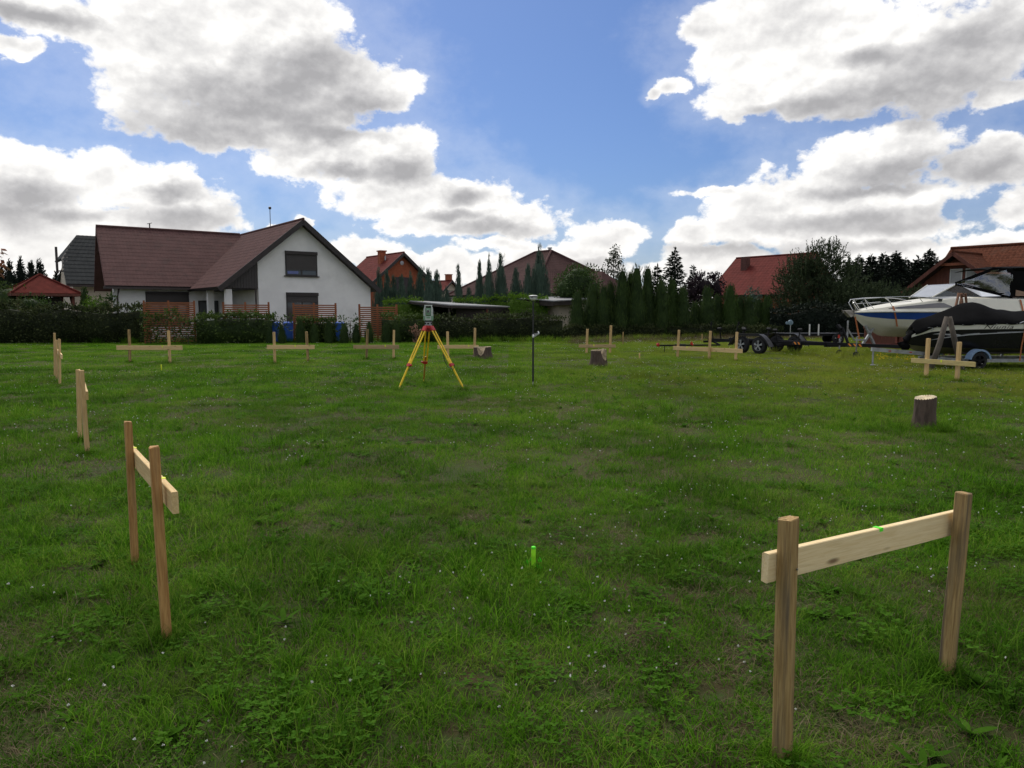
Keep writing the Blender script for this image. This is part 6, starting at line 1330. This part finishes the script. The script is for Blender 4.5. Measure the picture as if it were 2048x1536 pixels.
hb = MB(); hs = MB()
for s_ in (-1, 1):
    m_ = loft(S2, 0, 0.3, s_, n=3); hb.add(m_.v, m_.f); m_ = loft(S2, 0.3, fw, s_, n=8); hs.add(m_.v, m_.f)
hull = hs.build('hull', M_navy, o, True); hb.build('bottom', M_anti, hull, True)
for s_ in (-1, 1): loft(S2, fw, 1.0, s_, n=3).build('white_band', M_gelw, hull, True)
MB().prism([(4.98, y, z) for y, z in ((-0.96, 1.32), (-0.86, 0.6), (0, 0.4), (0.86, 0.6), (0.96, 1.32))], (0.04, 0, 0)).build('transom', M_navy, o)
def onside(x, z, d=0.008): b_, zz = st2(x)(zfrac(x, z)); return Vector((x, -(b_ + d), z))
def ribbon(pts, name, m):
    rows_ = [[onside(x, z + w_ / 2), onside(x, z - w_ / 2)] for x, z, w_ in pts]; return MB().grid(rows_).build(name, m, hull)
ribbon([(0.42, 0.80, 0.002), (0.7, 0.87, 0.022), (1.0, 0.93, 0.03), (1.4, 0.98, 0.028), (2.0, 1.02, 0.024), (2.8, 1.05, 0.018), (3.6, 1.09, 0.008)], 'silver_flash', M_silver)
ribbon([(0.50, 0.985, 0.004), (0.62, 1.0, 0.03), (0.80, 0.985, 0.034), (0.95, 0.96, 0.028), (1.06, 0.93, 0.004)], 'silver_flash', M_silver)
ribbon([(0.80, 0.995, 0.004), (0.95, 0.995, 0.024), (1.12, 0.97, 0.03), (1.25, 0.945, 0.004)], 'silver_flash', M_silver)
ribbon([(1.25, 0.99, 0.004), (1.5, 1.01, 0.014), (2.2, 1.05, 0.012), (3.0, 1.08, 0.004)], 'silver_flash', M_silver)
tx = bpy.data.curves.new('lettering', 'FONT'); tx.body = 'Niunia'; tx.size = 0.19; tx.shear = 0.35; tx.space_character = 1.12
to = bpy.data.objects.new('lettering_curve', tx); COL.objects.link(to); bpy.context.view_layer.update()
tm = bpy.data.meshes.new_from_object(to.evaluated_get(bpy.context.evaluated_depsgraph_get())); bpy.data.objects.remove(to)
wmax = max(v.co.x for v in tm.vertices)
for v in tm.vertices: v.co = onside(1.72 + v.co.x * 0.86 / wmax, 1.152 + v.co.y * 0.78, 0.007)
tm.materials.clear(); tm.materials.append(M_trim); lt = link(bpy.data.objects.new('name_lettering', tm), hull)
MB().beam(onside(1.58, 1.16, 0.008), onside(1.64, 1.25, 0.008), 0.004, 0.006).build('slash_mark', M_silver, hull)
# cover: skirt over the sheer, ridge over the windscreen
RID = [(-0.05, 0.95), (0.12, 1.18), (0.25, 1.36), (0.45, 1.44), (0.75, 1.50), (1.3, 1.72), (1.75, 1.88), (2.0, 1.91), (2.4, 1.80), (2.8, 1.68), (3.3, 1.64), (5.0, 1.60)]
cvx = [x for x in X2 if x > 0.10]; cvr = []
for x in cvx:
    bs, zs = st2(x)(1.0); zr_ = interp(x, RID)[0]; hem = zs - 0.02 - (0.012 if x > 0.5 else 0.0) + (0.0 if x > 0.5 else -0.03)
    half = [(bs + 0.02, hem), (bs + 0.022, zs + 0.01)] + [(bs * (1 - t) ** 0.9 if t < 1 else 0.0, zs + 0.015 + (zr_ - zs) * (t ** 0.75)) for t in (0.15, 0.35, 0.6, 0.85, 1.0)]
    cvr.append([(x, -b_, z + 0.012 * math.sin(x * 9 + b_ * 7)) for b_, z in half] + [(x, b_, z + 0.012 * math.sin(x * 9 + b_ * 7)) for b_, z in half[-2::-1]])
cv = MB().grid(cvr).build('cover', M_canvas, o, True)
MB().tube([onside(x, z, 0.03) + Vector((0, 0, 0.0)) for x, z in ((2.72, 1.30),)] + [Vector((x, -(st2(x)(1.0)[0] + 0.03), z)) for x, z in ((2.8, 1.34), (2.95, 1.38), (3.2, 1.405), (3.6, 1.415), (4.2, 1.42))], 0.012, 6).build('cover_piping', M_silver, cv)
me = MB().lathe([(0.009, -0.006), (0.009, 0.006)], 8, (0, 0, 0), 'Y').mesh('snap', M_metal)
for k in range(11):
    x = 0.55 + k * 0.30; p = onside(x, st2(x)(1.0)[1] - 0.012, 0.026); q = link(bpy.data.objects.new('snap', me), cv); q.location = p
MB().tube([(0.16, -0.06, 1.02), (0.04, -0.06, 0.90), (-0.06, -0.05, 0.80), (-0.12, 0, 0.70), (-0.04, 0.0, 0.62), (0.08, 0, 0.60)], [0.08, 0.08, 0.10, 0.13, 0.12, 0.09], 10).build('covered_bow_motor', M_canvas, o, True)
MB().grid([[onside(0.34, 1.17, 0.035), onside(0.37, 1.19, 0.035)], [onside(0.42, 1.18, 0.035), onside(0.45, 1.17, 0.035)], [onside(0.47, 1.12, 0.03), onside(0.50, 1.13, 0.03)], [onside(0.42, 1.10, 0.03), onside(0.43, 1.08, 0.03)]]).build('cover_emblem', M_silver, cv)
for x in (2.92,):
    sp_ = [Vector((x, -(st2(x)(1.0)[0] + 0.03), st2(x)(1.0)[1] - 0.02))] + [onside(x, z, 0.02) for z in (1.1, 0.9, 0.65)] + [Vector((x, -0.86, 0.22))]
    MB().grid([[p + Vector((-.022, 0, 0)), p + Vector((.022, 0, 0))] for p in sp_]).build('lashing_strap', M_strapo, o)
# its trailer
o = root('speedboat_trailer', bw, RB, 'galvanised trailer with pale blue mudguard under the black speedboat', 'trailer')
for s_ in (-1, 1):
    MB().beam((0.6, s_ * 0.25, 0.26), (1.6, s_ * 0.72, 0.24), 0.06, 0.10).beam((1.6, s_ * 0.72, 0.24), (5.0, s_ * 0.72, 0.22), 0.06, 0.10).build('side_rail', M_galv, o)
    wheel(o, 1.52, s_ * 1.0, 0.25, 0.15, s_, rimm=M_blacksteel)
    fr = [(1.52 + 0.33 * math.cos(a), 0.25 + 0.33 * math.sin(a)) for a in np.linspace(0.15, math.pi - 0.15, 17)]; y0, y1 = s_ * 0.9, s_ * 1.12
    fm_ = mat('pale blue mudguard', (0.19, 0.28, 0.42), 0.45, 0.15); f1 = MB().grid([[(x, y0, z), (x, y1, z)] for x, z in fr]).grid([[(x, y1, z), (1.52 + (x - 1.52) * 0.84, y1, 0.25 + (z - 0.25) * 0.84)] for x, z in fr]).build('mudguard', fm_, o)
    MB().beam((3.6, s_ * 0.7, 0.26), (3.6, s_ * 0.62, 0.52), 0.06, 0.06).build('bunk_post', M_galv, o); MB().beam((1.2, s_ * 0.5, 0.54 - 0.1), (4.6, s_ * 0.55, 0.56 - 0.1), 0.1, 0.05).build('bunk', M_darkboard, o)
for x in (1.6, 2.8, 4.2): MB().beam((x, -0.7, 0.22), (x, 0.7, 0.22), 0.06, 0.08).build('crossbeam', M_galv, o)
MB().beam((-1.05, 0, 0.56 - 0.02), (0.62, 0, 0.40), 0.08, 0.11).build('drawbar', M_galv, o)
MB().beam((0.55, 0, 0.42), (0.75, 0, 0.26), 0.08, 0.12).build('drawbar_knee', M_galv, o)
for x in (-0.55, 0.1): MB().box(x, x + 0.08, -0.046, -0.041, 0.47 - 0.06 * (x + .55), 0.50 - 0.06 * (x + .55)).build('reflector', M_lamp, o)
MB().tube([(-1.0, 0.0, 0.08), (-1.0, 0, 0.55)], 0.025, 8).lathe([(0.07, 0.0), (0.07, 0.02)], 10, (-1.0, 0, 0.07)).build('prop_stand', M_galv, o)
# --- wooden trestles
M_greylog = mat('weathered grey log', (0.105, 0.088, 0.072), 0.95, 0.4, 6, 0.7, 25, vec=(1, 1, 0.3)); M_brownlog = mat('brown trestle', (0.17, 0.085, 0.05), 0.9, 0.35, 6, 0.4, 25)
for (ax, ay, fx0, fx1, Y, r_, m_, lb) in ((1898, 634, 1866, 1929, 20.7, 0.075, M_greylog, 'grey log A-frame trestle leaning in front of the black speedboat'), (1921, 586, 1890, 1946, 25.4, 0.045, M_brownlog, 'brown A-frame trestle between the two boats')):
    A = P(ax, ay, Y); o = root('trestle', (A.x, Y, 0), 0, lb, 'trestle'); base_ = Vector((A.x, Y, 0)); fb = 622 + CAM_H * F_PX / Y
    for k, fx in enumerate((fx0, fx1)):
        ft = P(fx + (fx - ax) * 0.18, 640, Y); MB().tube([(ft.x - A.x, -0.10 + 0.2 * k, -0.03), ((ft.x - A.x) * 0.5, -0.06 + 0.12 * k, A.z * 0.5), ((-1 if k == 0 else 1) * 0.06, 0.09 * k, A.z)], [r_ * 1.1, r_, r_ * 0.9], 9).build('leg', m_, o, True)
    if r_ > 0.06: continue
    dx, dy = A.x / Y * 0.5 + 0.12, 0.5
    MB().tube([(0.0, -0.06, A.z - 0.08), (dx, dy, A.z - 0.1)], r_ * 0.9, 8).build('top_beam', m_, o)
    for k in (-1, 1): MB().tube([(dx + k * 0.42, dy, -0.03), (dx + k * 0.05, dy, A.z)], r_ * 0.9, 8).build('rear_leg', m_, o)
